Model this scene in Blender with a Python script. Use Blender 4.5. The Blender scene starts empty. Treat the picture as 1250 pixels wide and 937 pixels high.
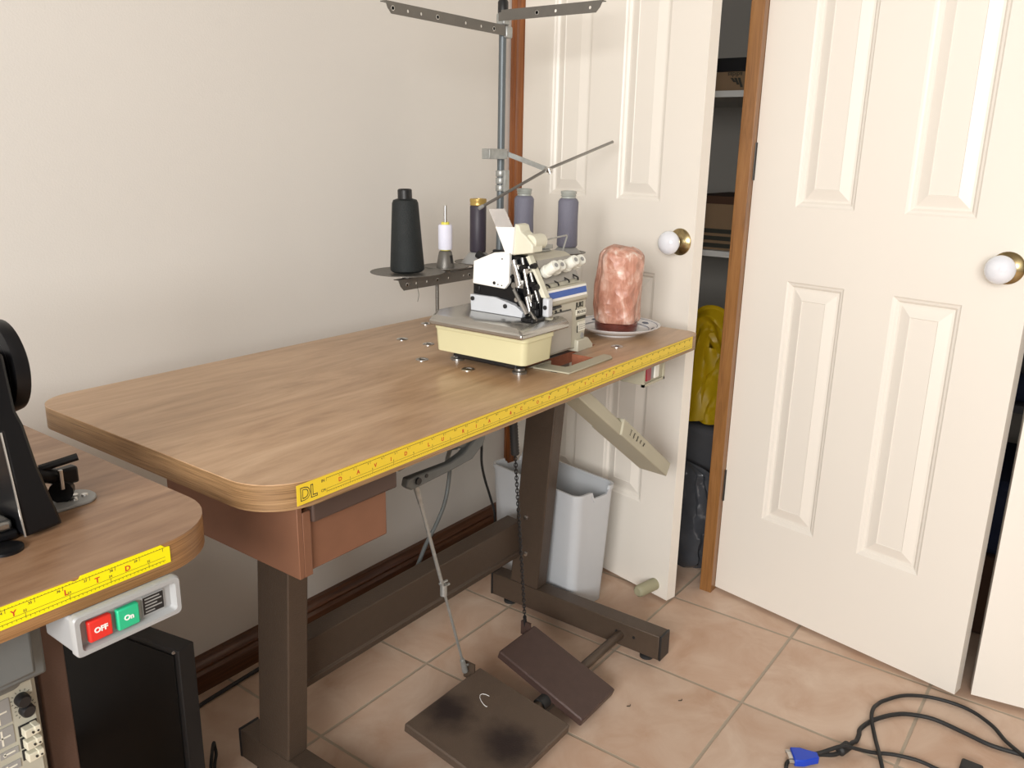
import bpy, bmesh, math, random
from mathutils import Vector, Matrix, noise
R = math.radians
sc = bpy.context.scene
C = sc.collection
random.seed(7)

# ------------------------------------------------------------------ materials
def newmat(name):
    m = bpy.data.materials.new(name); m.use_nodes = True
    nt = m.node_tree; b = nt.nodes['Principled BSDF']
    return m, nt, b
def mat(name, col, rough=.5, metal=0., var=.06, scale=30., bump=0., bscale=200., trans=0., coat=0., sss=0., emis=0., stretch=(1,1,1), alpha=1.):
    m, nt, b = newmat(name)
    tc = nt.nodes.new('ShaderNodeTexCoord'); mp = nt.nodes.new('ShaderNodeMapping')
    mp.inputs['Scale'].default_value = stretch
    nt.links.new(tc.outputs['Object'], mp.inputs['Vector'])
    n = nt.nodes.new('ShaderNodeTexNoise'); n.inputs['Scale'].default_value = scale; n.inputs['Detail'].default_value = 4
    nt.links.new(mp.outputs[0], n.inputs['Vector'])
    r = nt.nodes.new('ShaderNodeMix'); r.data_type = 'RGBA'
    a = [max(0, c*(1-var)) for c in col]; d = [min(1, c*(1+var)) for c in col]
    r.inputs[6].default_value = (*a, 1); r.inputs[7].default_value = (*d, 1)
    nt.links.new(n.outputs['Fac'], r.inputs[0]); nt.links.new(r.outputs[2], b.inputs['Base Color'])
    b.inputs['Roughness'].default_value = rough; b.inputs['Metallic'].default_value = metal
    b.inputs['Transmission Weight'].default_value = trans; b.inputs['Coat Weight'].default_value = coat
    b.inputs['Coat Roughness'].default_value = .1
    b.inputs['Alpha'].default_value = alpha
    if sss:
        b.inputs['Subsurface Weight'].default_value = sss; b.inputs['Subsurface Radius'].default_value = (.02, .008, .005)
        b.inputs['Subsurface Scale'].default_value = 1
    if bump:
        n2 = nt.nodes.new('ShaderNodeTexNoise'); n2.inputs['Scale'].default_value = bscale; n2.inputs['Detail'].default_value = 2
        nt.links.new(tc.outputs['Object'], n2.inputs['Vector'])
        bp = nt.nodes.new('ShaderNodeBump'); bp.inputs['Strength'].default_value = bump; bp.inputs['Distance'].default_value = .002
        nt.links.new(n2.outputs['Fac'], bp.inputs['Height']); nt.links.new(bp.outputs[0], b.inputs['Normal'])
    return m
def wood(name, cols, stretch, scale, rough=.4, coat=0., dist=1.5, fine=.35, spec=.5):
    m, nt, b = newmat(name)
    tc = nt.nodes.new('ShaderNodeTexCoord'); mp = nt.nodes.new('ShaderNodeMapping'); mp.inputs['Scale'].default_value = stretch
    nt.links.new(tc.outputs['Object'], mp.inputs['Vector'])
    n = nt.nodes.new('ShaderNodeTexNoise'); n.inputs['Scale'].default_value = scale; n.inputs['Detail'].default_value = 6
    n.inputs['Distortion'].default_value = dist; n.inputs['Roughness'].default_value = .6
    nt.links.new(mp.outputs[0], n.inputs['Vector'])
    mp2 = nt.nodes.new('ShaderNodeMapping'); mp2.inputs['Scale'].default_value = [s*6 if s > .5 else s*2.5 for s in stretch]
    nt.links.new(tc.outputs['Object'], mp2.inputs['Vector'])
    n2 = nt.nodes.new('ShaderNodeTexNoise'); n2.inputs['Scale'].default_value = scale*1.4; n2.inputs['Detail'].default_value = 4
    nt.links.new(mp2.outputs[0], n2.inputs['Vector'])
    mx = nt.nodes.new('ShaderNodeMix'); mx.data_type = 'FLOAT'; mx.inputs[0].default_value = fine
    nt.links.new(n.outputs['Fac'], mx.inputs[2]); nt.links.new(n2.outputs['Fac'], mx.inputs[3])
    cr = nt.nodes.new('ShaderNodeValToRGB'); e = cr.color_ramp.elements
    e[0].position = .34; e[0].color = (*cols[0], 1); e[1].position = .68; e[1].color = (*cols[2], 1)
    k = e.new(.5); k.color = (*cols[1], 1)
    nt.links.new(mx.outputs[0], cr.inputs[0]); nt.links.new(cr.outputs[0], b.inputs['Base Color'])
    b.inputs['Roughness'].default_value = rough; b.inputs['Coat Weight'].default_value = coat; b.inputs['Coat Roughness'].default_value = .12
    b.inputs['Specular IOR Level'].default_value = spec
    return m
def tile_mat():
    m, nt, b = newmat('terracotta_tile'); L = nt.links.new; N = nt.nodes.new
    tc = N('ShaderNodeTexCoord'); sp = N('ShaderNodeSeparateXYZ'); L(tc.outputs['Object'], sp.inputs[0])
    S = .33
    def math_(op, a, v=None, w=None):
        n = N('ShaderNodeMath'); n.operation = op
        if isinstance(a, (int, float)): n.inputs[0].default_value = a
        else: L(a, n.inputs[0])
        if v is not None:
            if isinstance(v, (int, float)): n.inputs[1].default_value = v
            else: L(v, n.inputs[1])
        return n.outputs[0]
    ds = []; ids = []
    for k in (0, 1):
        u = math_('DIVIDE', sp.outputs[k], S); ids.append(math_('FLOOR', u)); f = math_('FRACT', u)
        ds.append(math_('MINIMUM', f, math_('SUBTRACT', 1., f)))
    d = math_('MINIMUM', ds[0], ds[1])
    nz = N('ShaderNodeTexNoise'); nz.inputs['Scale'].default_value = 60; L(tc.outputs['Object'], nz.inputs['Vector'])
    d2 = math_('ADD', d, math_('MULTIPLY', math_('SUBTRACT', nz.outputs['Fac'], .5), .006))
    mr = N('ShaderNodeMapRange'); mr.inputs[1].default_value = .0075; mr.inputs[2].default_value = .0125; L(d2, mr.inputs[0])
    cx = N('ShaderNodeCombineXYZ'); L(ids[0], cx.inputs[0]); L(ids[1], cx.inputs[1])
    wn = N('ShaderNodeTexWhiteNoise'); L(cx.outputs[0], wn.inputs['Vector'])
    n1 = N('ShaderNodeTexNoise'); n1.inputs['Scale'].default_value = 7.; n1.inputs['Detail'].default_value = 8; n1.inputs['Distortion'].default_value = .8; n1.inputs['Roughness'].default_value = .6
    va = N('ShaderNodeVectorMath'); va.operation = 'ADD'; L(tc.outputs['Object'], va.inputs[0]); L(wn.outputs['Color'], va.inputs[1]); L(va.outputs[0], n1.inputs['Vector'])
    cr = N('ShaderNodeValToRGB'); e = cr.color_ramp.elements
    e[0].position = .3; e[0].color = (.54, .345, .235, 1); e[1].position = .70; e[1].color = (.70, .54, .42, 1)
    k = e.new(.5); k.color = (.62, .445, .33, 1)
    L(n1.outputs['Fac'], cr.inputs[0])
    hv = N('ShaderNodeHueSaturation'); L(cr.outputs[0], hv.inputs['Color'])
    L(math_('ADD', .93, math_('MULTIPLY', wn.outputs['Value'], .12)), hv.inputs['Value'])
    mx = N('ShaderNodeMix'); mx.data_type = 'RGBA'; L(mr.outputs[0], mx.inputs[0])
    mx.inputs[6].default_value = (.40, .33, .25, 1); L(hv.outputs[0], mx.inputs[7]); L(mx.outputs[2], b.inputs['Base Color'])
    b.inputs['Roughness'].default_value = .42
    bp = N('ShaderNodeBump'); bp.inputs['Strength'].default_value = .6; bp.inputs['Distance'].default_value = .0015
    ad = math_('ADD', mr.outputs[0], math_('MULTIPLY', n1.outputs['Fac'], .25)); L(ad, bp.inputs['Height']); L(bp.outputs[0], b.inputs['Normal'])
    return m
def salt_mat():
    m, nt, b = newmat('salt_crystal'); L = nt.links.new; N = nt.nodes.new
    tc = N('ShaderNodeTexCoord'); n = N('ShaderNodeTexNoise'); n.inputs['Scale'].default_value = 26; n.inputs['Detail'].default_value = 8; n.inputs['Distortion'].default_value = 1.2; n.inputs['Roughness'].default_value = .65
    mp = N('ShaderNodeMapping'); mp.inputs['Scale'].default_value = (1, 1, .45); L(tc.outputs['Object'], mp.inputs[0]); L(mp.outputs[0], n.inputs['Vector'])
    cr = N('ShaderNodeValToRGB'); e = cr.color_ramp.elements
    e[0].position = .34; e[0].color = (.40, .165, .11, 1); e[1].position = .66; e[1].color = (.84, .70, .62, 1)
    k = e.new(.50); k.color = (.58, .29, .21, 1); k = e.new(.58); k.color = (.70, .44, .35, 1)
    L(n.outputs['Fac'], cr.inputs[0]); L(cr.outputs[0], b.inputs['Base Color'])
    b.inputs['Roughness'].default_value = .38; b.inputs['Subsurface Weight'].default_value = .08
    b.inputs['Subsurface Radius'].default_value = (.02, .008, .004)
    v = N('ShaderNodeTexVoronoi'); v.inputs['Scale'].default_value = 45; L(tc.outputs['Object'], v.inputs['Vector'])
    bp = N('ShaderNodeBump'); bp.inputs['Strength'].default_value = .9; bp.inputs['Distance'].default_value = .006
    L(v.outputs['Distance'], bp.inputs['Height']); L(bp.outputs[0], b.inputs['Normal'])
    return m
def pedal_mat():
    # hammered brown paint with two dark rubbed foot patches
    m, nt, b = newmat('worn_pedal_paint'); L = nt.links.new; N = nt.nodes.new
    tc = N('ShaderNodeTexCoord')
    def blob(c, r):
        nz = N('ShaderNodeTexNoise'); nz.inputs['Scale'].default_value = 22; nz.inputs['Detail'].default_value = 6; L(tc.outputs['Object'], nz.inputs['Vector'])
        sc_ = N('ShaderNodeVectorMath'); sc_.operation = 'MULTIPLY_ADD'; L(nz.outputs['Color'], sc_.inputs[0]); sc_.inputs[1].default_value = (.07, .07, 0); L(tc.outputs['Object'], sc_.inputs[2])
        s = N('ShaderNodeVectorMath'); s.operation = 'SUBTRACT'; L(sc_.outputs[0], s.inputs[0]); s.inputs[1].default_value = (c[0]+.035, c[1]+.035, c[2])
        l = N('ShaderNodeVectorMath'); l.operation = 'LENGTH'; L(s.outputs[0], l.inputs[0])
        q = N('ShaderNodeMapRange'); q.interpolation_type = 'SMOOTHSTEP'; L(l.outputs['Value'], q.inputs[0])
        q.inputs[1].default_value = r*.2; q.inputs[2].default_value = r; q.inputs[3].default_value = 1; q.inputs[4].default_value = 0
        return q.outputs[0]
    return m, nt, b, blob, L, N, tc

M = {}
M['wall'] = mat('wall_paint', (.735, .705, .655), .75, var=.02, scale=3, bump=.15, bscale=260)
M['roomwall'] = mat('tan_wall_paint', (.17, .15, .125), .8, var=.03, scale=3)
M['ceiling'] = mat('ceiling_paint', (.42, .41, .39), .85, var=.02, scale=3)
M['closet'] = mat('closet_wall_paint', (.58, .55, .50), .8, var=.03, scale=3)
M['door'] = mat('cream_gloss_paint', (.82, .775, .70), .38, var=.015, scale=4, bump=.06, bscale=120)
M['skirt'] = wood('dark_stained_wood', [(.045, .014, .006), (.10, .035, .013), (.17, .065, .025)], (.3, 8, 8), 9, .35, .3)
M['archi'] = wood('red_stained_wood', [(.14, .042, .012), (.25, .085, .026), (.34, .13, .042)], (8, 8, .3), 8, .3, .4)
M['jamb'] = wood('orange_stained_wood', [(.17, .070, .018), (.26, .115, .032), (.33, .155, .048)], (7, 7, .5), 8, .4, .2)
M['lam'] = wood('oak_laminate', [(.35, .205, .105), (.475, .30, .17), (.59, .40, .245)], (.6, 3.6, 3.6), 3.0, .30, .0, 2.2, .25)
M['lam2'] = wood('walnut_laminate', [(.17, .088, .048), (.29, .165, .092), (.40, .25, .15)], (.6, 3.6, 3.6), 3.2, .34, .0, 2.2, .3)
M['edge'] = wood('oak_edge_band', [(.10, .052, .022), (.28, .165, .075), (.42, .27, .14)], (.35, .35, 22), 15, .4, 0, .3, .6)
M['edge2'] = wood('walnut_edge_band', [(.13, .06, .02), (.30, .155, .06), (.42, .235, .10)], (.35, .35, 22), 15, .4, 0, .3, .6)
M['core'] = mat('raw_board_core', (.33, .115, .06), .85, var=.25, scale=120, bump=.6)
M['brown'] = mat('hammered_brown_paint', (.088, .062, .044), .42, .25, var=.12, scale=60, bump=.35, bscale=350)
M['brown2'] = mat('plain_brown_paint', (.11, .062, .045), .5, .1, var=.08, scale=40, bump=.2, bscale=350)
M['pedal2'] = mat('dark_brown_pedal_paint', (.075, .045, .038), .42, .2, var=.2, scale=40, bump=.35, bscale=350)
M['copper'] = mat('copper_brown_metal', (.225, .105, .06), .45, .25, var=.12, scale=25)
M['railm'] = mat('dark_rail_metal', (.085, .055, .045), .45, .3)
M['black'] = mat('black_plastic', (.012, .012, .013), .4)
M['blackm'] = mat('black_enamel', (.0045, .0045, .0055), .36)
M['blackm'].node_tree.nodes['Principled BSDF'].inputs['Specular IOR Level'].default_value = .35
M['blackmatte'] = mat('black_matte', (.009, .009, .010), .55)
M['blackscreen'] = mat('black_flat_panel', (.003, .003, .003), .45)
M['blackscreen'].node_tree.nodes['Principled BSDF'].inputs['Specular IOR Level'].default_value = .2
M['rubber'] = mat('black_rubber', (.018, .018, .018), .6)
M['steel'] = mat('bright_steel', (.62, .61, .59), .28, 1., scale=80)
M['dsteel'] = mat('brushed_dark_steel', (.33, .325, .31), .32, .9, var=.15, scale=30)
M['satin'] = mat('satin_plate_steel', (.47, .46, .43), .24, .9, var=.1, scale=20)
M['standm'] = mat('grey_hammered_stand_paint', (.165, .155, .138), .42, .5, var=.1, scale=60, bump=.3, bscale=400)
M['polem'] = mat('blue_grey_pole_metal', (.135, .155, .165), .45, .4)
M['galv'] = mat('galvanised_zinc', (.40, .41, .395), .42, .6, var=.3, scale=90)
M['motor'] = mat('blue_grey_casting', (.16, .175, .175), .5, .3, var=.15, scale=30)
M['cream'] = mat('cream_enamel', (.64, .60, .37), .4, var=.03)
M['cream2'] = mat('pale_cream_enamel', (.68, .66, .53), .4, var=.02)
M['mbody'] = mat('greige_machine_enamel', (.50, .475, .38), .4, .1, var=.03)
M['mpanel'] = mat('grey_metallic_panel', (.43, .405, .36), .4, .3, var=.04)
M['white'] = mat('white_enamel', (.88, .87, .83), .35, var=.01)
M['whitep'] = mat('white_plastic_knob', (.80, .80, .72), .4, var=.02)
M['lgrey'] = mat('light_grey_enamel', (.55, .57, .60), .4, var=.04)
M['chute'] = mat('beige_chute_plastic', (.44, .415, .31), .45, var=.05, scale=12)
M['blue'] = mat('blue_stripe_paint', (.035, .11, .42), .4)
M['navy'] = mat('navy_cloth', (.012, .018, .045), .9, var=.3, scale=60)
M['yellow'] = mat('yellow_tape', (.80, .58, .03), .45, var=.04, scale=12)
M['yellowb'] = mat('bright_yellow_tape', (.90, .78, .0), .45, var=.03, scale=12)
M['ink'] = mat('black_ink', (.03, .03, .02), .6)
M['redink'] = mat('red_ink', (.55, .05, .015), .6)
M['whiteink'] = mat('white_ink', (.85, .85, .82), .5)
M['red'] = mat('red_plastic', (.72, .03, .02), .35)
M['dred'] = mat('dark_red_plastic', (.30, .02, .035), .35)
M['green'] = mat('green_plastic', (.02, .47, .23), .35)
M['boxg'] = mat('grey_switch_plastic', (.36, .365, .365), .4, var=.03)
M['bin'] = mat('pale_grey_plastic', (.56, .58, .60), .45, var=.02)
M['cone_bk'] = mat('black_thread', (.006, .0095, .0100), .6, var=.3, scale=6, bump=.8, bscale=500, stretch=(1, 1, 60))
M['cone_gp'] = mat('grey_purple_thread', (.165, .165, .215), .55, var=.08, scale=6, bump=.6, bscale=500)
M['cone_dk'] = mat('dark_plum_thread', (.035, .028, .042), .5, var=.2, scale=6)
M['cone_wh'] = mat('white_thread', (.80, .80, .92), .6, var=.03)
M['gold'] = mat('gold_card_tube', (.52, .36, .11), .35, .6, var=.2, scale=60)
M['ytube'] = mat('yellow_plastic_tube', (.75, .68, .12), .4)
M['gtube'] = mat('grey_green_plastic_tube', (.36, .38, .35), .4)
M['conebase'] = mat('grey_cone_plastic', (.30, .30, .29), .45)
M['porc'] = mat('white_porcelain', (.78, .80, .85), .12, coat=.6, var=.01)
M['brass'] = mat('polished_brass', (.42, .33, .17), .25, 1., var=.1)
M['salt'] = salt_mat()
M['saltbase'] = wood('dark_red_lamp_wood', [(.06, .012, .008), (.12, .025, .016), (.18, .04, .025)], (2, 2, 8), 10, .3, .5)
M['plate'] = mat('glazed_plate', (.74, .76, .78), .15, coat=.5, var=.02)
M['platerim'] = mat('blue_grey_glaze', (.16, .19, .27), .25, coat=.4)
M['stopper'] = mat('olive_rubber_stop', (.33, .31, .20), .7)
M['hinge'] = mat('dark_hinge_metal', (.05, .047, .042), .45, .6)
M['card'] = mat('brown_cardboard', (.24, .155, .085), .8)
M['shelf'] = mat('white_melamine', (.70, .69, .66), .5)
M['bag'] = mat('yellow_plastic_bag', (.70, .48, .01), .4, var=.08, scale=14)
M['dark'] = mat('charcoal_fabric', (.055, .055, .06), .75, var=.2, scale=20)
M['poly'] = mat('grey_polythene', (.05, .053, .06), .2, var=.3, scale=25)
M['bronze'] = mat('brown_cloth', (.07, .032, .016), .9)
M['vga'] = mat('blue_connector_plastic', (.01, .06, .55), .35)
M['panel'] = mat('beige_control_panel', (.45, .44, .36), .45)
M['conn'] = mat('ivory_connector', (.66, .63, .50), .5)
M['stick'] = mat('pale_sticker', (.74, .72, .62), .5)
def glass(name, col, rough):
    m, nt, b = newmat(name); b.inputs['Base Color'].default_value = (*col, 1); b.inputs['Roughness'].default_value = rough
    b.inputs['Transmission Weight'].default_value = .6; b.inputs['IOR'].default_value = 1.3
    n = nt.nodes.new('ShaderNodeTexNoise'); n.inputs['Scale'].default_value = 8
    r = nt.nodes.new('ShaderNodeMapRange'); r.inputs[3].default_value = rough*.8; r.inputs[4].default_value = rough*1.2
    nt.links.new(n.outputs['Fac'], r.inputs[0]); nt.links.new(r.outputs[0], b.inputs['Roughness'])
    return m
M['shield'] = glass('smoked_acrylic', (.80, .77, .74), .15)
M['pane'] = glass('window_glass', (1, 1, 1), .0)
M['pane'].node_tree.nodes['Principled BSDF'].inputs['Transmission Weight'].default_value = 1
M['tile'] = tile_mat()
m, nt, b, blob, L_, N_, tc_ = pedal_mat()
b1, b2 = blob((-.034, .080, .0), .075), blob((-.017, -.060, .0), .085)
mxx = N_('ShaderNodeMath'); mxx.operation = 'MAXIMUM'; L_(b1, mxx.inputs[0]); L_(b2, mxx.inputs[1])
cm = N_('ShaderNodeMix'); cm.data_type = 'RGBA'; L_(mxx.outputs[0], cm.inputs[0])
cm.inputs[6].default_value = (.115, .082, .060, 1); cm.inputs[7].default_value = (.030, .020, .018, 1)
L_(cm.outputs[2], b.inputs['Base Color']); b.inputs['Roughness'].default_value = .45; b.inputs['Metallic'].default_value = .2
nn = N_('ShaderNodeTexNoise'); nn.inputs['Scale'].default_value = 350; bb = N_('ShaderNodeBump'); bb.inputs['Strength'].default_value = .4; bb.inputs['Distance'].default_value = .002
L_(tc_.outputs['Object'], nn.inputs['Vector']); L_(nn.outputs['Fac'], bb.inputs['Height']); L_(bb.outputs[0], b.inputs['Normal'])
M['pedal'] = m

# ------------------------------------------------------------------ mesh helpers
def bx(bm, x0, x1, y0, y1, z0, z1, mi=0, mtx=None):
    vs = [bm.verts.new((x, y, z)) for z in (z0, z1) for x, y in ((x0, y0), (x1, y0), (x1, y1), (x0, y1))]
    fs = [(3, 2, 1, 0), (4, 5, 6, 7), (0, 1, 5, 4), (1, 2, 6, 5), (2, 3, 7, 6), (3, 0, 4, 7)]
    for f in fs:
        q = bm.faces.new([vs[i] for i in f]); q.material_index = mi
    if mtx: bmesh.ops.transform(bm, matrix=mtx, verts=vs)
    return vs
def loft(bm, rings, mi=0, cap0=True, cap1=True, closed=False):
    V = [[bm.verts.new(p) for p in r] for r in rings]; n = len(V[0])
    m_ = len(V)
    for i in range(m_ if closed else m_-1):
        a, c = V[i], V[(i+1) % m_]
        for j in range(n):
            f = bm.faces.new((a[j], a[(j+1) % n], c[(j+1) % n], c[j])); f.material_index = mi
    if not closed:
        if cap0: bm.faces.new(V[0][::-1]).material_index = mi
        if cap1: bm.faces.new(V[-1]).material_index = mi
    return V
def frame(d):
    d = Vector(d).normalized(); u = d.orthogonal().normalized(); return u, d.cross(u), d
def cyl(bm, p0, p1, r0, r1=None, seg=20, mi=0):
    p0, p1 = Vector(p0), Vector(p1); r1 = r0 if r1 is None else r1
    u, v, d = frame(p1-p0)
    loft(bm, [[p+(u*math.cos(t)+v*math.sin(t))*r for t in [2*math.pi*i/seg for i in range(seg)]] for p, r in ((p0, r0), (p1, r1))], mi)
def lathe(bm, c, prof, axis=(0, 0, 1), seg=32, mi=0, cap=True):
    c = Vector(c); u, v, d = frame(axis)
    loft(bm, [[c+d*h+(u*math.cos(t)+v*math.sin(t))*max(r, 1e-5) for t in [2*math.pi*i/seg for i in range(seg)]] for r, h in prof], mi, cap, cap)
def prism(bm, poly, axis, a, b_, mi=0):
    # poly: 2D points; axis 'x': (y,z), 'y': (x,z), 'z': (x,y)
    def P(p, t): return {'x': (t, p[0], p[1]), 'y': (p[0], t, p[1]), 'z': (p[0], p[1], t)}[axis]
    loft(bm, [[P(p, a) for p in poly], [P(p, b_) for p in poly]], mi)
def spline(pts, n=8):
    pts = [Vector(p) for p in pts]; out = []
    for i in range(len(pts)-1):
        p0 = pts[max(i-1, 0)]; p1 = pts[i]; p2 = pts[i+1]; p3 = pts[min(i+2, len(pts)-1)]
        for k in range(n):
            t = k/n
            out.append(.5*((2*p1)+(p2-p0)*t+(2*p0-5*p1+4*p2-p3)*t*t+(3*p1-p0-3*p2+p3)*t**3))
    out.append(pts[-1]); return out
def tube(bm, pts, r, seg=10, mi=0, smooth=0):
    pts = spline(pts, smooth) if smooth else [Vector(p) for p in pts]
    rings = []; u = None
    for i, p in enumerate(pts):
        d = (pts[min(i+1, len(pts)-1)]-pts[max(i-1, 0)]).normalized()
        if u is None: u = d.orthogonal().normalized()
        u = (u-d*u.dot(d)).normalized(); v = d.cross(u)
        rings.append([p+(u*math.cos(t)+v*math.sin(t))*r for t in [2*math.pi*k/seg for k in range(seg)]])
    loft(bm, rings, mi)
def rrect(x0, x1, y0, y1, r, n=6):
    rs = r if isinstance(r, (list, tuple)) else [r]*4
    out = []
    for (cx, cy, a0), rr in zip(((x0, y0, 180), (x1, y0, 270), (x1, y1, 0), (x0, y1, 90)), rs):
        ccx = cx+rr if cx == x0 else cx-rr; ccy = cy+rr if cy == y0 else cy-rr
        for k in range(n+1):
            a = R(a0+90*k/n); out.append((ccx+rr*math.cos(a), ccy+rr*math.sin(a)))
    return out
def text_bm(bm, s, size, mtx, mi=0, depth=.0004, offset=0., align='CENTER', scale_x=1.):
    cu = bpy.data.curves.new('lettering', 'FONT'); cu.body = s; cu.size = size; cu.extrude = depth; cu.offset = offset
    cu.align_x = align; cu.align_y = 'CENTER'; cu.resolution_u = 3
    o = bpy.data.objects.new('lettering', cu); C.objects.link(o)
    dg = bpy.context.evaluated_depsgraph_get(); me = bpy.data.meshes.new_from_object(o.evaluated_get(dg))
    me.transform(mtx @ Matrix.Diagonal((scale_x, 1, 1, 1)))
    n0 = len(bm.faces); bm.from_mesh(me); bm.faces.ensure_lookup_table()
    for f in bm.faces[n0:]: f.material_index = mi
    bpy.data.objects.remove(o); bpy.data.curves.remove(cu); bpy.data.meshes.remove(me)
def face_mtx(p, right, up):
    right = Vector(right).normalized(); up = Vector(up).normalized(); n = right.cross(up)
    m_ = Matrix((right, up, n)).transposed().to_4x4(); m_.translation = Vector(p); return m_

ORG = {}
def obj(name, bm, mats, parent=None, bevel=0., smooth=True, segs=2, recalc=True, origin=None):
    if not isinstance(mats, (list, tuple)): mats = [mats]
    bm.verts.ensure_lookup_table()
    if recalc: bmesh.ops.recalc_face_normals(bm, faces=bm.faces[:])
    if parent is not None: org = ORG[parent.name]
    elif origin is not None: org = Vector(origin)
    else:
        xs = [v.co for v in bm.verts]
        org = Vector(((min(v.x for v in xs)+max(v.x for v in xs))/2, (min(v.y for v in xs)+max(v.y for v in xs))/2, min(v.z for v in xs)))
    bmesh.ops.translate(bm, vec=-org, verts=bm.verts[:])
    if smooth:
        for f in bm.faces: f.smooth = True
        for e in bm.edges:
            if len(e.link_faces) != 2 or e.calc_face_angle(3.) > R(38): e.smooth = False
    me = bpy.data.meshes.new(name); bm.to_mesh(me); bm.free()
    for m_ in mats: me.materials.append(m_)
    o = bpy.data.objects.new(name, me); C.objects.link(o)
    if parent is not None: o.parent = parent
    else: o.location = org
    ORG[o.name] = org
    if bevel:
        b_ = o.modifiers.new('bevel', 'BEVEL'); b_.width = bevel; b_.segments = segs; b_.limit_method = 'ANGLE'; b_.angle_limit = R(40)
        b_.harden_normals = False
    return o
def BM(): return bmesh.new()
def thing(name, label, cat, loc, group=None):
    o = bpy.data.objects.new(name, None); C.objects.link(o); o.location = loc; o.empty_display_size = .05
    ORG[o.name] = Vector(loc); return tag(o, label, cat, group)
def tag(o, label, cat, group=None):
    o['label'] = label; o['category'] = cat
    if group: o['group'] = group
    return o
def struct(o): o['kind'] = 'structure'; return o

# ------------------------------------------------------------------ room
YW = .346          # painted wall on the left
XB = .775          # plane of the closet doorway wall
H = 2.42
XR, YR = -3.3, -3.1
bm = BM(); bx(bm, XR-.1, 1.75, YR-.1, YW+.1, -.1, 0); struct(obj('floor', bm, M['tile'], origin=(0, 0, 0), smooth=False))
bm = BM(); bx(bm, XR-.1, 1.75, YR-.1, YW+.1, H, H+.1); struct(obj('ceiling', bm, M['ceiling'], smooth=False))
bm = BM(); bx(bm, XR-.1, XB+.1, YW, YW+.1, 0, H); struct(obj('wall_left', bm, M['wall'], smooth=False))
# wall around the closet doorway: narrow return at the corner, header, right part
DOP0, DOP1, DZ = .290, -2.60, 2.075
bm = BM(); bx(bm, XB, XB+.1, DOP0+.01, YW, 0, H); bx(bm, XB, XB+.1, DOP1, DOP0+.01, DZ+.03, H); bx(bm, XB, XB+.1, YR, DOP1, 0, H)
struct(obj('wall_closet_front', bm, M['wall'], smooth=False))
bm = BM(); bx(bm, 1.62, 1.72, YR, YW, 0, H); struct(obj('wall_closet_back', bm, M['closet'], smooth=False))
bm = BM(); bx(bm, XB+.1, 1.62, YW-.02, YW+.08, 0, H); struct(obj('wall_closet_left', bm, M['closet'], smooth=False))
bm = BM(); bx(bm, XB+.1, 1.62, -.85, -.83, 0, H); struct(obj('wall_closet_divider', bm, M['closet'], smooth=False))
# right wall with a window, rear wall with a wide window behind the camera
def wall_hole(name, x0, x1, y0, y1, a0, a1, z0, z1, along):
    bm = BM()
    if along == 'y':
        bx(bm, x0, x1, y0, a0, 0, H); bx(bm, x0, x1, a1, y1, 0, H); bx(bm, x0, x1, a0, a1, 0, z0); bx(bm, x0, x1, a0, a1, z1, H)
    else:
        bx(bm, x0, a0, y0, y1, 0, H); bx(bm, a1, x1, y0, y1, 0, H); bx(bm, a0, a1, y0, y1, 0, z0); bx(bm, a0, a1, y0, y1, z1, H)
    return struct(obj(name, bm, M['roomwall'], smooth=False))
WR = (-2.75, -.9, 1.0, 2.25)      # rear window: y0,y1,z0,z1
WS = (-3.1, -1.5, 1.1, 2.2)        # right window: x0,x1,z0,z1
wall_hole('wall_rear', XR-.1, XR, YR-.1, YW+.1, WR[0], WR[1], WR[2], WR[3], 'y')
wall_hole('wall_right', XR, 1.75, YR-.1, YR, WS[0], WS[1], WS[2], WS[3], 'x')
bm = BM()
for y0, y1, z0, z1 in ((WR[0], WR[1], WR[2], WR[2]+.05), (WR[0], WR[1], WR[3]-.05, WR[3]), (WR[0], WR[0]+.05, WR[2], WR[3]), (WR[1]-.05, WR[1], WR[2], WR[3]), ((WR[0]+WR[1])/2-.025, (WR[0]+WR[1])/2+.025, WR[2], WR[3])):
    bx(bm, XR-.08, XR-.03, y0, y1, z0, z1)
w1 = struct(obj('window_1', bm, M['white'], smooth=False))
bm = BM()
for x0, x1, z0, z1 in ((WS[0], WS[1], WS[2], WS[2]+.05), (WS[0], WS[1], WS[3]-.05, WS[3]), (WS[0], WS[0]+.05, WS[2], WS[3]), (WS[1]-.05, WS[1], WS[2], WS[3])):
    bx(bm, x0, x1, YR-.08, YR-.03, z0, z1)
w2 = struct(obj('window_2', bm, M['white'], smooth=False))

# skirting with a moulded profile along the left wall
prof = [(YW, 0), (YW-.026, 0), (YW-.026, .045), (YW-.020, .052), (YW-.023, .060), (YW-.015, .068), (YW-.010, .078), (YW, .080)]
bm = BM(); prism(bm, prof, 'x', XR, XB-.004); struct(obj('baseboard_left', bm, M['skirt'], origin=(0, 0, 0)))
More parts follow.
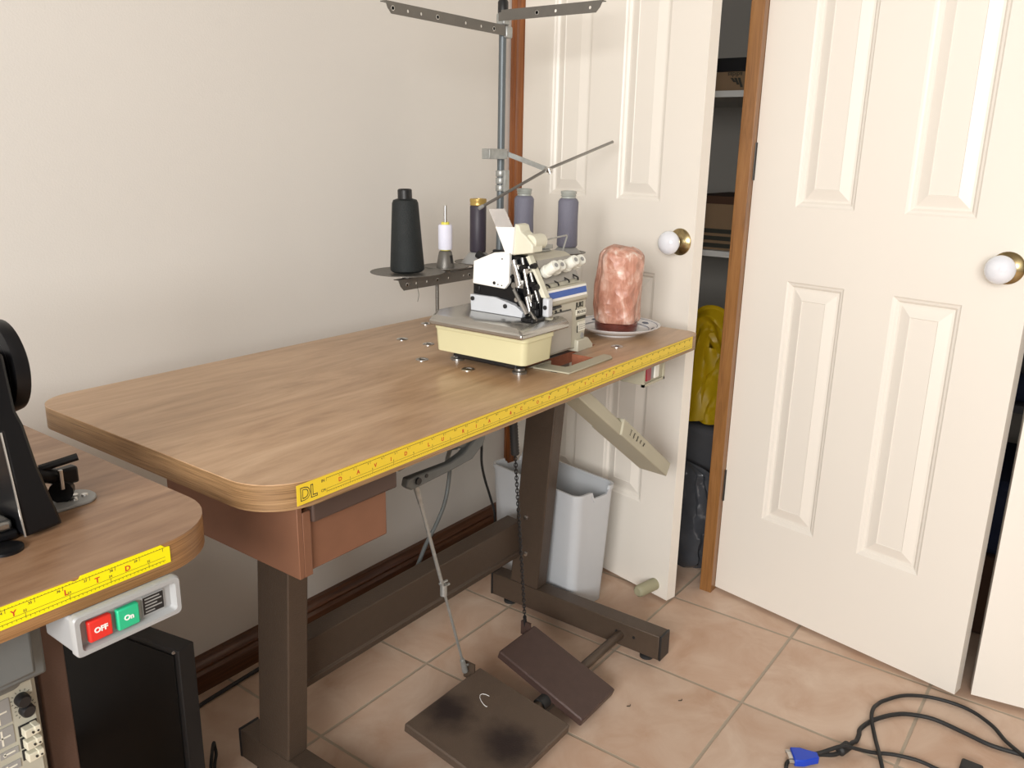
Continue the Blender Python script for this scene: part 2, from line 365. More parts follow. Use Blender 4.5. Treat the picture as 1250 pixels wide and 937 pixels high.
# moulded architrave in the corner beside the closet doorway
prof = [(XB, YW), (XB-.016, YW), (XB-.022, YW-.005), (XB-.023, YW-.012), (XB-.016, YW-.016), (XB-.017, YW-.024), (XB-.024, YW-.032), (XB-.025, YW-.038), (XB-.018, YW-.044), (XB-.012, YW-.048), (XB-.013, YW-.057), (XB, YW-.061)]
bm = BM(); prism(bm, prof, 'z', 0, DZ+.07); struct(obj('trim_1', bm, M['archi'], origin=(XB, YW, 0)))
bm = BM(); bx(bm, XB-.018, XB, DOP1-.05, YW-.048, DZ+.02, DZ+.07); struct(obj('trim_2', bm, M['archi'], bevel=.004))
bm = BM(); bx(bm, XB-.030, XB+.095, -.4035, -.3695, 0, DZ+.03); struct(obj('trim_3', bm, M['jamb'], bevel=.001, origin=(XB, -.385, 0)))
bm = BM(); bx(bm, XB, XB+.09, DOP0, DOP0+.012, 0, DZ+.02); bx(bm, XB, XB+.09, DOP1, DOP0, DZ, DZ+.03); bx(bm, XB, XB+.09, DOP1-.02, DOP1, 0, DZ); struct(obj('trim_4', bm, M['archi'], smooth=False))

# ------------------------------------------------------------------ panelled doors
def door(name, hinge, free, length, flip, knob=True):
    """hinge, free: xy of the room-side face edge. u runs from hinge to free."""
    h = Vector((*hinge, 0)); f = Vector((*free, 0)); d = (f-h).normalized(); n = Vector((-d.y, d.x, 0))
    if n.x > 0: n = -n                      # normal faces the room (-X)
    Z0, Z1, T = .010, 2.045, .035
    def P(u, z, w): return h+d*u+Vector((0, 0, z))+n*w
    us = [0, .121, .268, .382, .529, length]; zs = [Z0, .262, .898, 1.077, 1.655, 1.735, 1.935, Z1]
    bm = BM(); cache = {}
    def V(u, z, w):
        k = (round(u, 5), round(z, 5), round(w, 5))
        if k not in cache: cache[k] = bm.verts.new(P(u, z, w))
        return cache[k]
    for side in (0, 1):
        w0 = 0 if side == 0 else -T; sg = -1 if side == 0 else 1
        for i in range(5):
            for j in range(7):
                a, b_, c, e = us[i], us[i+1], zs[j], zs[j+1]
                if i in (1, 3) and j in (1, 3, 5):
                    rings = []
                    for ins, dep in ((0, 0), (.004, .003), (.009, .0045), (.014, .0095), (.019, .0095), (.043, .002), (.0445, .0035)):
                        rings.append([V(a+ins, c+ins, w0+sg*dep), V(b_-ins, c+ins, w0+sg*dep), V(b_-ins, e-ins, w0+sg*dep), V(a+ins, e-ins, w0+sg*dep)])
                    for r0, r1 in zip(rings, rings[1:]):
                        for k in range(4): bm.faces.new((r0[k], r0[(k+1) % 4], r1[(k+1) % 4], r1[k]))
                    bm.faces.new(rings[-1])
                else:
                    bm.faces.new((V(a, c, w0), V(b_, c, w0), V(b_, e, w0), V(a, e, w0)))
    for j in range(7):
        for u in (0, length): bm.faces.new((V(u, zs[j], 0), V(u, zs[j+1], 0), V(u, zs[j+1], -T), V(u, zs[j], -T)))
    for i in range(5):
        for z in (Z0, Z1): bm.faces.new((V(us[i], z, 0), V(us[i+1], z, 0), V(us[i+1], z, -T), V(us[i], z, -T)))
    o = struct(obj(name, bm, M['door'], origin=h))
    for f_ in o.data.polygons: f_.use_smooth = False
    # knob
    kc = P(.603, .985, 0)
    bm = BM(); lathe(bm, kc, [(.033, 0), (.033, .003), (.029, .007), (.020, .010), (.017, .012), (.013, .013), (.012, .022)], n)
    k = obj('door_rosette', bm, M['brass'], o)
    bm = BM(); lathe(bm, kc, [(.013, .020), (.015, .025), (.024, .031), (.0285, .041), (.0285, .049), (.024, .058), (.014, .064), (.004, .066)], n)
    obj('door_knob', bm, M['porc'], o)
    return o, P, n, d
d1, P1, n1, dd1 = door('door_1', (.759, .297), (.6125, -.331), .6452, 0)
bm = BM(); c0 = P1(.600, .042, 0); lathe(bm, c0, [(.017, 0), (.017, .060), (.0155, .068), (.011, .072)], n1, 20)
s = obj('door_stop', bm, M['stopper'], d1)
d2, P2, n2, dd2 = door('door_2', (.772, -.4045), (.648, -1.043), .6505, 0)
d3, P3, n3, dd3 = door('door_3', (.7845, -1.712), (.6725, -1.0735), .6485, 0)
# hinges of the second door, in the gap beside the jamb
for z in (.32, 1.18, 1.86):
    bm = BM(); q = P2(-.001, z, .002)
    cyl(bm, q-Vector((0, 0, .045)), q+Vector((0, 0, .045)), .0045, seg=12); bx(bm, q.x, q.x+.02, q.y+.001, q.y+.0035, z-.045, z+.045)
    obj('door_hinge', bm, M['hinge'], d2)

# ------------------------------------------------------------------ tape measure printed strip
def tape(parent, x0, x1, y, z0, z1, letters, logo, base, notch=False, wrap=0):
    bm = BM()
    if notch:
        top = [(x1, z0+.001), (x1, z1-.0045), (x1-.002, z1-.004), (x1-.005, z1-.0038), (x1-.009, z1)]
        p = x1-.009
        xs = [x1-.03+.0*i for i in range(0)]
        top += [(x1-.092, z1+.0005), (x1-.094, z1-.0022), (x1-.098, z1-.0028), (x1-.101, z1-.0012), (x1-.15, z1-.0004), (x0, z1)]
        poly = [(x0, z0)]+top
        prism(bm, poly, 'y', y-.0006, y)
    else:
        bx(bm, x0, x1, y-.0006, y, z0, z1)
    yy = y-.0007
    def mk(xa, xb, za, zb, mi=1): bx(bm, xa, xb, yy-.0001, yy, za, zb, mi)
    xs0 = x0+.047 if logo else x0
    # ruling lines and ticks
    mk(xs0, x1-.006, z1-.0042, z1-.0038); mk(xs0, x1-.006, z0+.0050, z0+.0054); mk(xs0, x1-.006, z0+.0088, z0+.0091)
    k = 0; x = xs0
    while x < x1-.006:
        l = .0036 if k % 8 == 0 else (.0026 if k % 4 == 0 else .0016)
        mk(x-.00015, x+.00015, z1-.0042-(l if k % 8 == 0 else 0), z1-.0042+.0012)
        x += .0254/8; k += 1
    k = 0; x = xs0
    while x < x1-.006:
        l = .0036 if k % 10 == 0 else .002
        mk(x-.00013, x+.00013, z0+.0052-.0018, z0+.0052+(l if k % 10 == 0 else 0))
        x += .004; k += 1 if True else 0
    n = 1; x = xs0+.0254
    while x < x1-.012:
        text_bm(bm, str(n), .0036, face_mtx((x-.004, yy, z1-.0066), (1, 0, 0), (0, 0, 1)), 1, .0001); x += .0254; n += 1
    n = 1; x = xs0+.04
    while x < x1-.012:
        text_bm(bm, str(n), .0034, face_mtx((x, yy, z0+.0112), (1, 0, 0), (0, 0, 1)), 1, .0001); x += .04; n += 1
    for ch, x in letters:
        text_bm(bm, ch, .0080, face_mtx((x, yy, (z0+z1)/2+.0008), (1, 0, 0), (0, 0, 1)), 2, .0001, offset=.00018)
    if logo:
        text_bm(bm, 'DL', .0235, face_mtx((x0+.0180, yy, (z0+z1)/2-.001), (1, 0, 0), (0, 0, 1)), 1, .0001, offset=.0009, scale_x=.92)
        text_bm(bm, 'DL', .0235, face_mtx((x0+.0180, yy-.0002, (z0+z1)/2-.001), (1, 0, 0), (0, 0, 1)), 0, .0001, offset=-.0003, scale_x=.92)
        text_bm(bm, 'IN', .0055, face_mtx((x0+.0415, yy, z1-.006), (1, 0, 0), (0, 0, 1)), 1, .0001)
        text_bm(bm, 'CM', .0050, face_mtx((x0+.0415, yy, z0+.008), (1, 0, 0), (0, 0, 1)), 1, .0001)
    o = obj('measuring_tape', bm, [base, M['ink'], M['redink']], parent, smooth=False, recalc=False)
    return o

def boolean_cut(o, cutter_bm, m_):
    me = bpy.data.meshes.new('cutter'); bmesh.ops.recalc_face_normals(cutter_bm, faces=cutter_bm.faces[:]); bmesh.ops.translate(cutter_bm, vec=-ORG[o.parent.name], verts=cutter_bm.verts[:]); cutter_bm.to_mesh(me); cutter_bm.free(); me.materials.append(m_)
    c = bpy.data.objects.new('cutter', me); C.objects.link(c); c.location = ORG[o.parent.name]
    b_ = o.modifiers.new('cut', 'BOOLEAN'); b_.object = c; b_.operation = 'DIFFERENCE'; b_.solver = 'EXACT'
    try: b_.material_mode = 'TRANSFER'
    except Exception: pass
    dg = bpy.context.evaluated_depsgraph_get(); new = bpy.data.meshes.new_from_object(o.evaluated_get(dg))
    o.modifiers.remove(b_); o.data = new; bpy.data.objects.remove(c)

HT = .7986
def tabletop(parent, x0, x1, y0, y1, rad, mtop, medge):
    bm = BM(); poly = rrect(x0, x1, y0, y1, rad, 10)
    rings = [[(x, y, HT-.0355) for x, y in poly], [(x, y, HT-.0012) for x, y in poly]]
    V = loft(bm, rings, 1, cap1=False)
    cx, cy = (x0+x1)/2, (y0+y1)/2
    top = [[(x, y, HT-.0012) for x, y in poly], [(x, y, HT) for x, y in poly]]
    loft(bm, top, 0, cap0=False)
    bmesh.ops.remove_doubles(bm, verts=bm.verts[:], dist=1e-6)
    return obj('tabletop', bm, [mtop, medge], parent, recalc=True)

# ================================================================== main sewing table
X0, X1, Y0, Y1 = -.736, .478, -.427, .167
T = thing('sewing_table', 'oak-topped industrial sewing table with yellow tape along its front edge and foot pedals below', 'table', (-.13, -.13, 0))
top = tabletop(T, X0, X1, Y0, Y1, [.075, .035, .06, .06], M['lam'], M['edge'])
cb = BM(); prism(cb, [(-.045, -.374), (.104, -.374), (.104, -.313), (.145, -.313), (.206, -.306), (.206, -.274), (-.045, -.274)], 'z', HT-.05, HT+.02)
top.data.materials.append(M['core'])
boolean_cut(top, cb, M['core'])
LETTERS = [('D', -0.6256), ('A', -0.5942), ('V', -0.5629), ('I', -0.5334), ('D', -0.5043), ('L', -0.4566), ('U', -0.4262), ('R', -0.3792), ('I', -0.3477), ('A', -0.3149), ('&', -0.2587), ('C', -0.2293), ('O', -0.1819), ('P', -0.1472), ('T', -0.0873), ('Y', -0.0291), ('L', -0.0001), ('T', 0.048), ('D', 0.0761)]
tape(top, -.6955, .432, Y0, HT-.0285, HT-.0015, LETTERS, True, M['yellow'])
# mounting bolts set in the top
for x, y in ((-.027, .037), (-.025, -.037), (-.133, -.118), (-.133, -.2335), (.130, .111), (.221, -.351)):
    bm = BM(); lathe(bm, (x, y, HT), [(.0125, -.001), (.0125, .0012), (.0105, .0022), (.0080, .0018), (.0072, .0006), (.001, .0006)], seg=28); bo = obj('bolt', bm, M['steel'], top)
    bm = BM(); lathe(bm, (x, y, HT), [(.0058, .0004), (.0058, .0010), (.004, .0012)], seg=14); obj('bolt_socket', bm, M['hinge'], bo)
# cream frame of the waste opening
bm = BM()
poly = [(-.047, -.322), (-.040, -.399), (.118, -.399), (.133, -.388), (.133, -.370), (.004, -.371), (-.006, -.368), (-.010, -.322)]
prism(bm, poly, 'z', HT+.0002, HT+.0035); bx(bm, -.046, .030, -.312, -.306, HT-.06, HT+.0); bx(bm, -.006, .03, -.372, -.306, HT-.06, HT-.055)
obj('chute_frame', bm, M['chute'], top, bevel=.001)
# stand
def leg(x, parent, name='leg'):
    bm = BM()
    loft(bm, [[(x, -.088, .080), (x+.045, -.088, .080), (x+.045, .000, .080), (x, .000, .080)], [(x, -.140, HT-.036), (x+.045, -.140, HT-.036), (x+.045, -.055, HT-.036), (x, -.055, HT-.036)]])
    o = obj(name, bm, M['brown'], parent, bevel=.003); return o
def foot(x, parent):
    bm = BM(); bx(bm, x, x+.045, -.446, .060, .016, .080); o = obj('foot', bm, M['brown'], parent, bevel=.002)
    for y in (-.449, .063):
        bm = BM(); bx(bm, x-.0005, x+.0455, y-.003, y+.003, .0155, .0805); obj('end_cap', bm, M['black'], o, bevel=.0015)
    for y in (-.405, .015):
        bm = BM(); lathe(bm, (x+.022, y, 0), [(.017, 0), (.017, .006), (.012, .010), (.005, .011), (.005, .02)]); obj('levelling_foot', bm, M['rubber'], o)
    return o
lL = leg(-.48, T); lR = leg(.335, T); foot(-.48, T); fR = foot(.335, T)
for y, z in ((-.047, .276), (-.049, .173)):
    bm = BM(); lathe(bm, (.335, y, z), [(.006, 0), (.006, .003), (.003, .004)], (-1, 0, 0), 12); obj('bolt', bm, M['steel'], lR)
bm = BM(); prism(bm, [(-.030, .180), (-.030, .262), (.012, .266), (.022, .258), (.022, .165), (-.022, .158), (-.034, .164), (-.034, .178)], 'x', -.435, .335)
obj('crossbar', bm, M['brown'], T, bevel=.002)
for y in (-.33, -.378):
    bm = BM(); lathe(bm, (.335, y, .052), [(.004, 0), (.004, .001)], (-1, 0, 0), 12); obj('bolt_hole', bm, M['black'], fR)
# top rails under the board, out of sight but carrying it
bm = BM(); bx(bm, -.48, .38, -.140, -.100, HT-.0600, HT-.0356); obj('rail', bm, M['brown'], T, bevel=.002)
# drawer
D = None
bm = BM(); bx(bm, -.665, -.508, -.392, -.12, .652, .742); 
D = obj('drawer', bm, M['copper'], T, bevel=.003)
bm = BM(); bx(bm, -.674, -.6655, -.398, -.10, .650, .7625); bx(bm, -.6655, -.652, -.398, -.3925, .650, .742); obj('side_rail', bm, M['copper'], D, bevel=.001)
bm = BM(); bx(bm, -.651, -.496, -.402, -.10, .724, .7625); obj('slide_rail', bm, M['railm'], D, bevel=.003)
# pedals on a cross shaft
bm = BM(); cyl(bm, (-.27, -.340, .046), (.335, -.340, .046), .011, seg=20); obj('pedal_shaft', bm, M['brown'], T)
def pedal(x0, x1, yr, zr, yf, zf, m_, name='pedal'):
    c = Vector(((x0+x1)/2, (yr+yf)/2, (zr+zf)/2)); a = Vector((0, yr-yf, zr-zf)); Lh = a.length/2; a.normalize()
    w = (x1-x0)/2; th = .0028; lip = .018
    up = Vector((0, -a.z, a.y)); mt = Matrix((Vector((1, 0, 0)), a, up)).transposed().to_4x4(); mt.translation = c
    bm = BM()
    o2 = rrect(-w, w, -Lh, Lh, .004, 3); i2 = rrect(-w+.003, w-.003, -Lh+.003, Lh-.003, .003, 3)
    loft(bm, [[(x, y, -lip) for x, y in i2], [(x, y, -lip) for x, y in o2], [(x, y, -.003) for x, y in o2], [(x, y, 0) for x, y in i2]], cap0=False)
    loft(bm, [[(x, y, -lip) for x, y in i2], [(x, y, -.003) for x, y in i2]], cap0=False)
    o = obj(name, bm, m_, None, origin=(0, 0, 0), recalc=False)
    bmm = bmesh.new(); bmm.from_mesh(o.data); bmesh.ops.recalc_face_normals(bmm, faces=bmm.faces[:]); bmm.to_mesh(o.data); bmm.free()
    o.parent = T; lm_ = Matrix.Translation(-ORG[T.name]) @ mt; o.location = lm_.to_translation(); o.rotation_euler = lm_.to_euler()
    return o, mt
pb, mb = pedal(-.274, -.032, -.190, .088, -.430, .052, M['pedal'])
ps, ms = pedal(.008, .146, -.212, .116, -.436, .040, M['pedal2'])
def sub(o, name, bm, m_, **k):
    # part of a pedal given in world coordinates
    bmesh.ops.transform(bm, matrix=(mb if o is pb else ms).inverted(), verts=bm.verts[:])
    c = obj(name, bm, m_, None, origin=(0, 0, 0), **k); c.parent = o; return c
bm = BM(); bx(bm, -.060, -.055, -.195, -.165, .068, .108); sub(pb, 'pedal_bracket', bm, M['brown'])
bm = BM(); bx(bm, .121, .127, -.216, -.190, .096, .130); sub(ps, 'pedal_bracket', bm, M['pedal2'])
for pp, xs in ((pb, (-.24, -.06)), (ps, (-.004, .12))):
    for x in xs:
        bm = BM(); cyl(bm, (x-.012, -.340, .046), (x+.012, -.340, .046), .0155, seg=20); sub(pp, 'clamp_collar', bm, M['rubber'])
bm = BM(); pts = [(-.105+.012*math.cos(t)*1.2, -.262+.016*math.sin(t*1.3), .0775+.0) for t in [i*.45 for i in range(9)]]
tube(bm, [(x, y, .0528+(y+.430)/.24*.036) for x, y, z in pts], .0007, 5); sub(pb, 'thread_scrap', bm, M['whiteink'])
# pull rod from the lever to the big pedal
a = Vector((-.0725, -.178, .102)); b_ = Vector((-.245, -.200, .600))
bm = BM(); cyl(bm, a, a.lerp(b_, .5), .0030, seg=10); cyl(bm, a.lerp(b_, .44), b_, .0038, seg=10)
cyl(bm, a-(b_-a)*.02, a+(b_-a)*.05, .007, .0055, 12); cyl(bm, b_, b_+(a-b_)*.10, .0065, .005, 12)
m3 = a.lerp(b_, .46); cyl(bm, m3-Vector((0, 0, .012)), m3+Vector((0, 0, .012)), .0075, seg=10); cyl(bm, m3+Vector((-.008, 0, .008)), m3+Vector((.015, -.002, .008)), .003, seg=8)
m4 = a.lerp(b_, .49); cyl(bm, m4+Vector((-.008, 0, .004)), m4+Vector((.013, -.002, .004)), .0026, seg=8)
cyl(bm, a+Vector((0, 0, .003)), (-.055, -.178, .103), .003, seg=8)
obj('pull_rod', bm, M['galv'], T)
# chain from under the machine to the small pedal
ca = Vector((.1245, -.200, .122)); cbv = Vector((.062, -.187, HT-.036)); Lc = (cbv-ca).length; nl = int(Lc/.0078)
u, v, d = frame(cbv-ca); bm = BM()
for i in range(nl):
    if i/nl > .70: break
    c = ca.lerp(cbv, (i+.5)/nl); p, q = (u, v) if i % 2 else (v, u); ring = []
    for k in range(10):
        t = 2*math.pi*k/10; ring.append(c+p*(.0034*math.cos(t))+d*(.0062*math.sin(t)))
    rr = []
    for k in range(10):
        t = 2*math.pi*k/10; rad = (p*math.cos(t)+d*math.sin(t)*1.2).normalized()
        rr.append([ring[k]+(rad*math.cos(w)+q*math.sin(w))*.0012 for w in [2*math.pi*j/5 for j in range(5)]])
    loft(bm, rr, closed=True)
cyl(bm, ca-d*.004, ca+d*.022, .0042, seg=8)
obj('chain', bm, M['black'], T)
bm = BM(); rings = []
for i in range(60):
    t = .68+.32*i/59; c = ca.lerp(cbv, t); r = .0085+.0012*(i % 2)
    rings.append([c+(u*math.cos(w)+v*math.sin(w))*r for w in [2*math.pi*j/14 for j in range(14)]])
loft(bm, rings); obj('chain_sleeve', bm, M['rubber'], T)
# clutch lever and bracket casting under the board
bm = BM()
prism(bm, [(-.275, .600), (-.262, .590), (-.150, .595), (-.085, .600), (-.050, .622), (-.03, .668), (-.045, .672), (-.075, .640), (-.115, .620), (-.155, .612), (-.270, .616)], 'y', -.208, -.192)
lv = obj('clutch_lever', bm, M['motor'], T, bevel=.003)
bm = BM(); lathe(bm, (-.222, -.208, .607), [(.004, 0), (.004, .0012)], (0, -1, 0), 12); lathe(bm, (-.246, -.208, .604), [(.007, 0), (.007, .004)], (0, -1, 0), 12); obj('pivot_bolt', bm, M['black'], lv)
bm = BM()
prism(bm, [(-.275, .625), (-.150, .645), (-.145, .628), (-.110, .622), (-.03, .660), (.005, .700), (.03, .7626), (-.33, .7626), (-.33, .70)], 'y', -.19, -.07)
cyl(bm, (-.10, -.20, .66), (-.10, -.05, .66), .035, seg=24); cyl(bm, (-.02, -.215, .70), (-.02, -.10, .70), .016, seg=16)
obj('motor_bracket', bm, M['motor'], T, bevel=.004)
bm = BM(); tube(bm, [(-.080, -.15, .62), (.03, -.04, .52), (.086, .0, .473), (.077, .005, .40), (.062, .02, .34), (.050, .045, .28), (.03, .07, .20), (-.01, .12, .10), (-.05, .16, .006)], .0050, 8, smooth=6); obj('motor_cord', bm, M['motor'], T)
bm = BM(); tube(bm, [(-.02, -.16, .70), (.12, -.05, .60), (.28, .06, .48), (.3314, .10, .438), (.3321, .10, .392), (.347, .10, .34), (.3734, .10, .276), (.393, .10, .216), (.40, .11, .12), (.39, .14, .04), (.34, .18, .006)], .0034, 8, smooth=6); obj('power_cord', bm, M['rubber'], T)
# waste chute slanting down under the right end
def chute_section(t, y0, y1, th, up=0):
    a0 = Vector((.03, 0, .736)); a1 = Vector((.447, 0, .441)); dr = (a1-a0).normalized(); nr = Vector((-dr.z, 0, dr.x)); nr = nr if nr.z > 0 else -nr
    c = a0+dr*t; 
    return [Vector((c.x, y0, c.z)), Vector((c.x, y1, c.z)), Vector((c.x, y1, c.z))+nr*th, Vector((c.x, y0, c.z))+nr*th]
Lt = .511
bm = BM(); loft(bm, [chute_section(.0, -.376, -.316, .026), chute_section(.23, -.376, -.316, .026)]); ch = obj('waste_chute', bm, M['chute'], T, bevel=.002)
bm = BM()
s0 = chute_section(.205, -.381, -.311, .030); s0[3] = s0[3]+Vector((.004, 0, .003)); s0[0] = s0[0]+Vector((.012, 0, -.008))
s1 = chute_section(Lt, -.381, -.311, .034); s1[1] = s1[1]-(chute_section(Lt, 0, 0, 0)[0]-chute_section(Lt-.012, 0, 0, 0)[0])
loft(bm, [s0, s1]); cs = obj('chute_sleeve', bm, M['chute'], T, bevel=.002)
dr = (chute_section(Lt, 0, 0, 0)[0]-chute_section(0, 0, 0, 0)[0]).normalized(); nr = Vector((-dr.z, 0, dr.x))
random.seed(5)
for i in range(5):
    c = chute_section(.255+.020*i, -.3813, 0, 0)[0]+nr*.020; hs = .011 if i < 3 else .007
    bm = BM(); fm = face_mtx(c, dr, nr)
    for k in range(4):
        yk = (k/3-.5)*hs; bx(bm, -.005+random.uniform(0, .003), .005-random.uniform(0, .003), yk-.0005, yk+.0005, 0, .0003, 0, fm)
    bx(bm, -.0005+random.uniform(-.002, .002), .0006, -hs/2, hs/2, 0, .0003, 0, fm); obj('printed_mark', bm, M['ink'], cs, smooth=False, recalc=False)
# small switch box under the right end
SB = None
bm = BM(); bx(bm, .257, .352, -.398, -.343, .714, HT-.036); SB = obj('switch_box', bm, M['chute'], T, bevel=.0015)
bm = BM()
for x0, x1, z0, z1 in ((.255, .354, .710, .716), (.255, .354, .756, .761), (.255, .261, .710, .761), (.348, .354, .710, .761)): bx(bm, x0, x1, -.402, -.396, z0, z1)
obj('switch_bezel', bm, M['chute'], SB)
for x0, x1, m_, dy in ((.264, .284, M['dred'], .006), (.286, .302, M['conebase'], .003), (.302, .321, M['whitep'], .006)):
    bm = BM(); bx(bm, x0, x1, -.398-dy, -.398, .722, .752); obj('switch_button', bm, m_, SB, bevel=.001)
bm = BM(); bx(bm, .284, .287, -.4005, -.398, .720, .753); obj('button_gap', bm, M['black'], SB)

# ================================================================== second table (left)
T2 = thing('sewing_table', 'walnut-topped sewing table at the left edge, bright yellow torn tape on its front', 'table', (-1.4, -.14, 0))
t2 = tabletop(T2, -1.98, -.797, -.445, .149, [.06, .085, .03, .06], M['lam2'], M['edge2'])
L2 = [('D', -0.9222), ('T', -0.953), ('L', -0.9829), ('Y', -1.0296)]
tape(t2, -1.90, -.876, -.445, HT-.0240, HT-.0008, L2, False, M['yellowb'], notch=True)
def leg2(x):
    bm = BM()
    loft(bm, [[(x, -.215, .080), (x+.034, -.215, .080), (x+.034, -.13, .080), (x, -.13, .080)], [(x, -.215, HT-.036), (x+.034, -.215, HT-.036), (x+.034, -.13, HT-.036), (x, -.13, HT-.036)]])
    obj('leg', bm, M['brown2'], T2, bevel=.003)
    bm = BM(); bx(bm, x, x+.045, -.440, .06, .016, .080); o = obj('foot', bm, M['brown2'], T2, bevel=.002)
    for y in (-.405, .015):
        bm = BM(); lathe(bm, (x+.022, y, 0), [(.017, 0), (.017, .006), (.012, .010), (.005, .011), (.005, .02)]); obj('levelling_foot', bm, M['rubber'], o)
leg2(-.930); leg2(-1.84)
bm = BM(); bx(bm, -1.795, -.930, -.10, -.06, .16, .25); obj('crossbar', bm, M['brown2'], T2, bevel=.002)
# on / off switch box under its front edge
bm = BM(); bx(bm, -.9855, -.878, -.452, -.395, .7245, .7625); 
S2 = obj('switch_box', bm, M['boxg'], T2, bevel=.003)
bm = BM(); o2 = rrect(-.9875, -.8765, .7225, .7665, .006, 5); i2 = rrect(-.9815, -.8825, .7285, .7605, .004, 5); i3 = rrect(-.979, -.885, .731, .758, .003, 5)
loft(bm, [[(x, -.4525, z) for x, z in o2], [(x, -.459, z) for x, z in o2], [(x, -.461, z) for x, z in rrect(-.986, -.878, .724, .765, .005, 5)], [(x, -.461, z) for x, z in i2], [(x, -.4535, z) for x, z in i3]], cap0=False)
obj('switch_bezel', bm, M['boxg'], S2)
def btn(x0, x1, z0, z1, m_, s, name='push_button'):
    bm = BM(); bx(bm, x0, x1, -.4605, -.4536, z0, z1); o = obj(name, bm, m_, S2, bevel=.0015)
    if s:
        bm = BM(); text_bm(bm, s, .0076, face_mtx(((x0+x1)/2, -.4607, (z0+z1)/2), (1, 0, 0), (0, 0, 1)), 0, .0002, offset=.0003); obj('lettering', bm, M['whiteink'], o, smooth=False, recalc=False)
btn(-.9735, -.9505, .7335, .7555, M['red'], 'OFF'); btn(-.9450, -.9225, .7325, .7550, M['green'], 'On')
bm = BM(); bx(bm, -.9165, -.8925, -.4545, -.4536, .7335, .7545, 1); bx(bm, -.9155, -.8935, -.4548, -.4544, .7345, .7535, 0)
for i, (w, z) in enumerate(((.016, .751), (.018, .7475), (.013, .7440), (.018, .7405), (.010, .737))): bx(bm, -.9135, -.9135+w, -.4550, -.4547, z-.0007, z+.0007, 2)
obj('rating_label', bm, [M['black'], M['boxg'], M['conebase']], S2, smooth=False)
# motor bracket under it
bm = BM(); bx(bm, -1.20, -.975, -.36, -.20, .66, HT-.036); bx(bm, -1.06, -1.0, -.40, -.36, .69, HT-.036); cyl(bm, (-1.25, -.28, .66), (-.985, -.28, .66), .045, seg=24); obj('motor_bracket', bm, M['motor'], T2, bevel=.004)

# motor control box beside the left table's leg
B3 = thing('motor_control_box', 'beige motor control box with two black knobs and white plugs under the left table', 'control box', (-1.06, -.2, 0))
bm = BM(); bx(bm, -1.17, -.9445, -.245, -.135, .33, .600); obj('case', bm, M['panel'], B3, bevel=.004)
bm = BM(); bx(bm, -1.168, -.950, -.2475, -.245, .34, .590); obj('front_panel', bm, M['panel'], B3, bevel=.001)
for kx, kz in ((-.9640, .5705), (-.9610, .5555)):
    bm = BM(); lathe(bm, (kx, -.2475, kz), [(.0082, 0), (.0080, .008), (.0065, .0105)], (0, -1, 0), 20); k = obj('knob', bm, M['black'], B3)
    bm = BM()
    for i in range(11):
        t = R(-45+i*27); p = Vector((math.cos(t), 0, math.sin(t))); c = Vector((kx, -.2477, kz)); q = c+p*.0120
        cyl(bm, c+p*.0098, q, .00035, seg=4)
    obj('scale_ticks', bm, M['ink'], k)
for i in range(3):
    z = .530-.0165*i
    bm = BM(); bx(bm, -.972, -.9515, -.2485, -.2474, z-.007, z+.007); sk = obj('socket', bm, M['black'], B3)
    bm = BM(); bx(bm, -.970, -.954, -.260, -.2485, z-.0055, z+.0055); bx(bm, -.960, -.953, -.262, -.2485, z-.003, z+.0065); pl = obj('plug', bm, M['conn'], sk, bevel=.001)
    for dx in (-.962, -.9565):
        bm = BM(); lathe(bm, (dx, -.2605, z), [(.0013, 0), (.0013, .002)], (0, -1, 0), 8); obj('plug_pin', bm, M['black'], pl)
bm = BM()
for x0, x1, z0, z1 in ((-.995, -.977, .548, .580), (-.995, -.977, .520, .544), (-.995, -.975, .505, .514), (-.995, -.975, .485, .496)):
    bx(bm, x0, x1, -.2485, -.2475, z0, z1, 0)
    bx(bm, x0+.003, x1-.004, -.2488, -.2485, (z0+z1)/2-.001, (z0+z1)/2+.001, 1); bx(bm, x0+.004, x0+.006, -.2488, -.2485, z0+.002, z1-.002, 1)
obj('panel_label', bm, [M['conebase'], M['stick']], B3, smooth=False)
bm = BM(); bx(bm, -1.15, -.955, -.235, -.145, .600, .640); bx(bm, -1.12, -.99, -.215, -.165, .640, .655); obj('mounting_bracket', bm, M['motor'], B3, bevel=.003)
bm = BM(); bx(bm, -1.15, -1.0, -.235, -.145, 0, .33); obj('pedestal', bm, M['motor'], B3, bevel=.003)

# black upright case between the tables
B4 = thing('black_case', 'black flat upright electronics case standing on the floor between the two tables', 'electronics', (-.65, .12, 0))
bm = BM(); bx(bm, -.660, -.627, -.055, .300, .0, .398); obj('casing', bm, M['blackmatte'], B4, bevel=.002)
bm = BM(); bx(bm, -.6625, -.660, -.045, .290, .010, .388); obj('side_panel', bm, M['blackscreen'], B4, bevel=.001)
bm = BM(); lathe(bm, (-.660, -.045, .393), [(.003, 0), (.002, .0035)], (-1, 0, 0), 10); obj('screw', bm, M['steel'], B4)
B4.rotation_euler = (0, 0, R(11)); B4.location = (-.683, .115, 0)

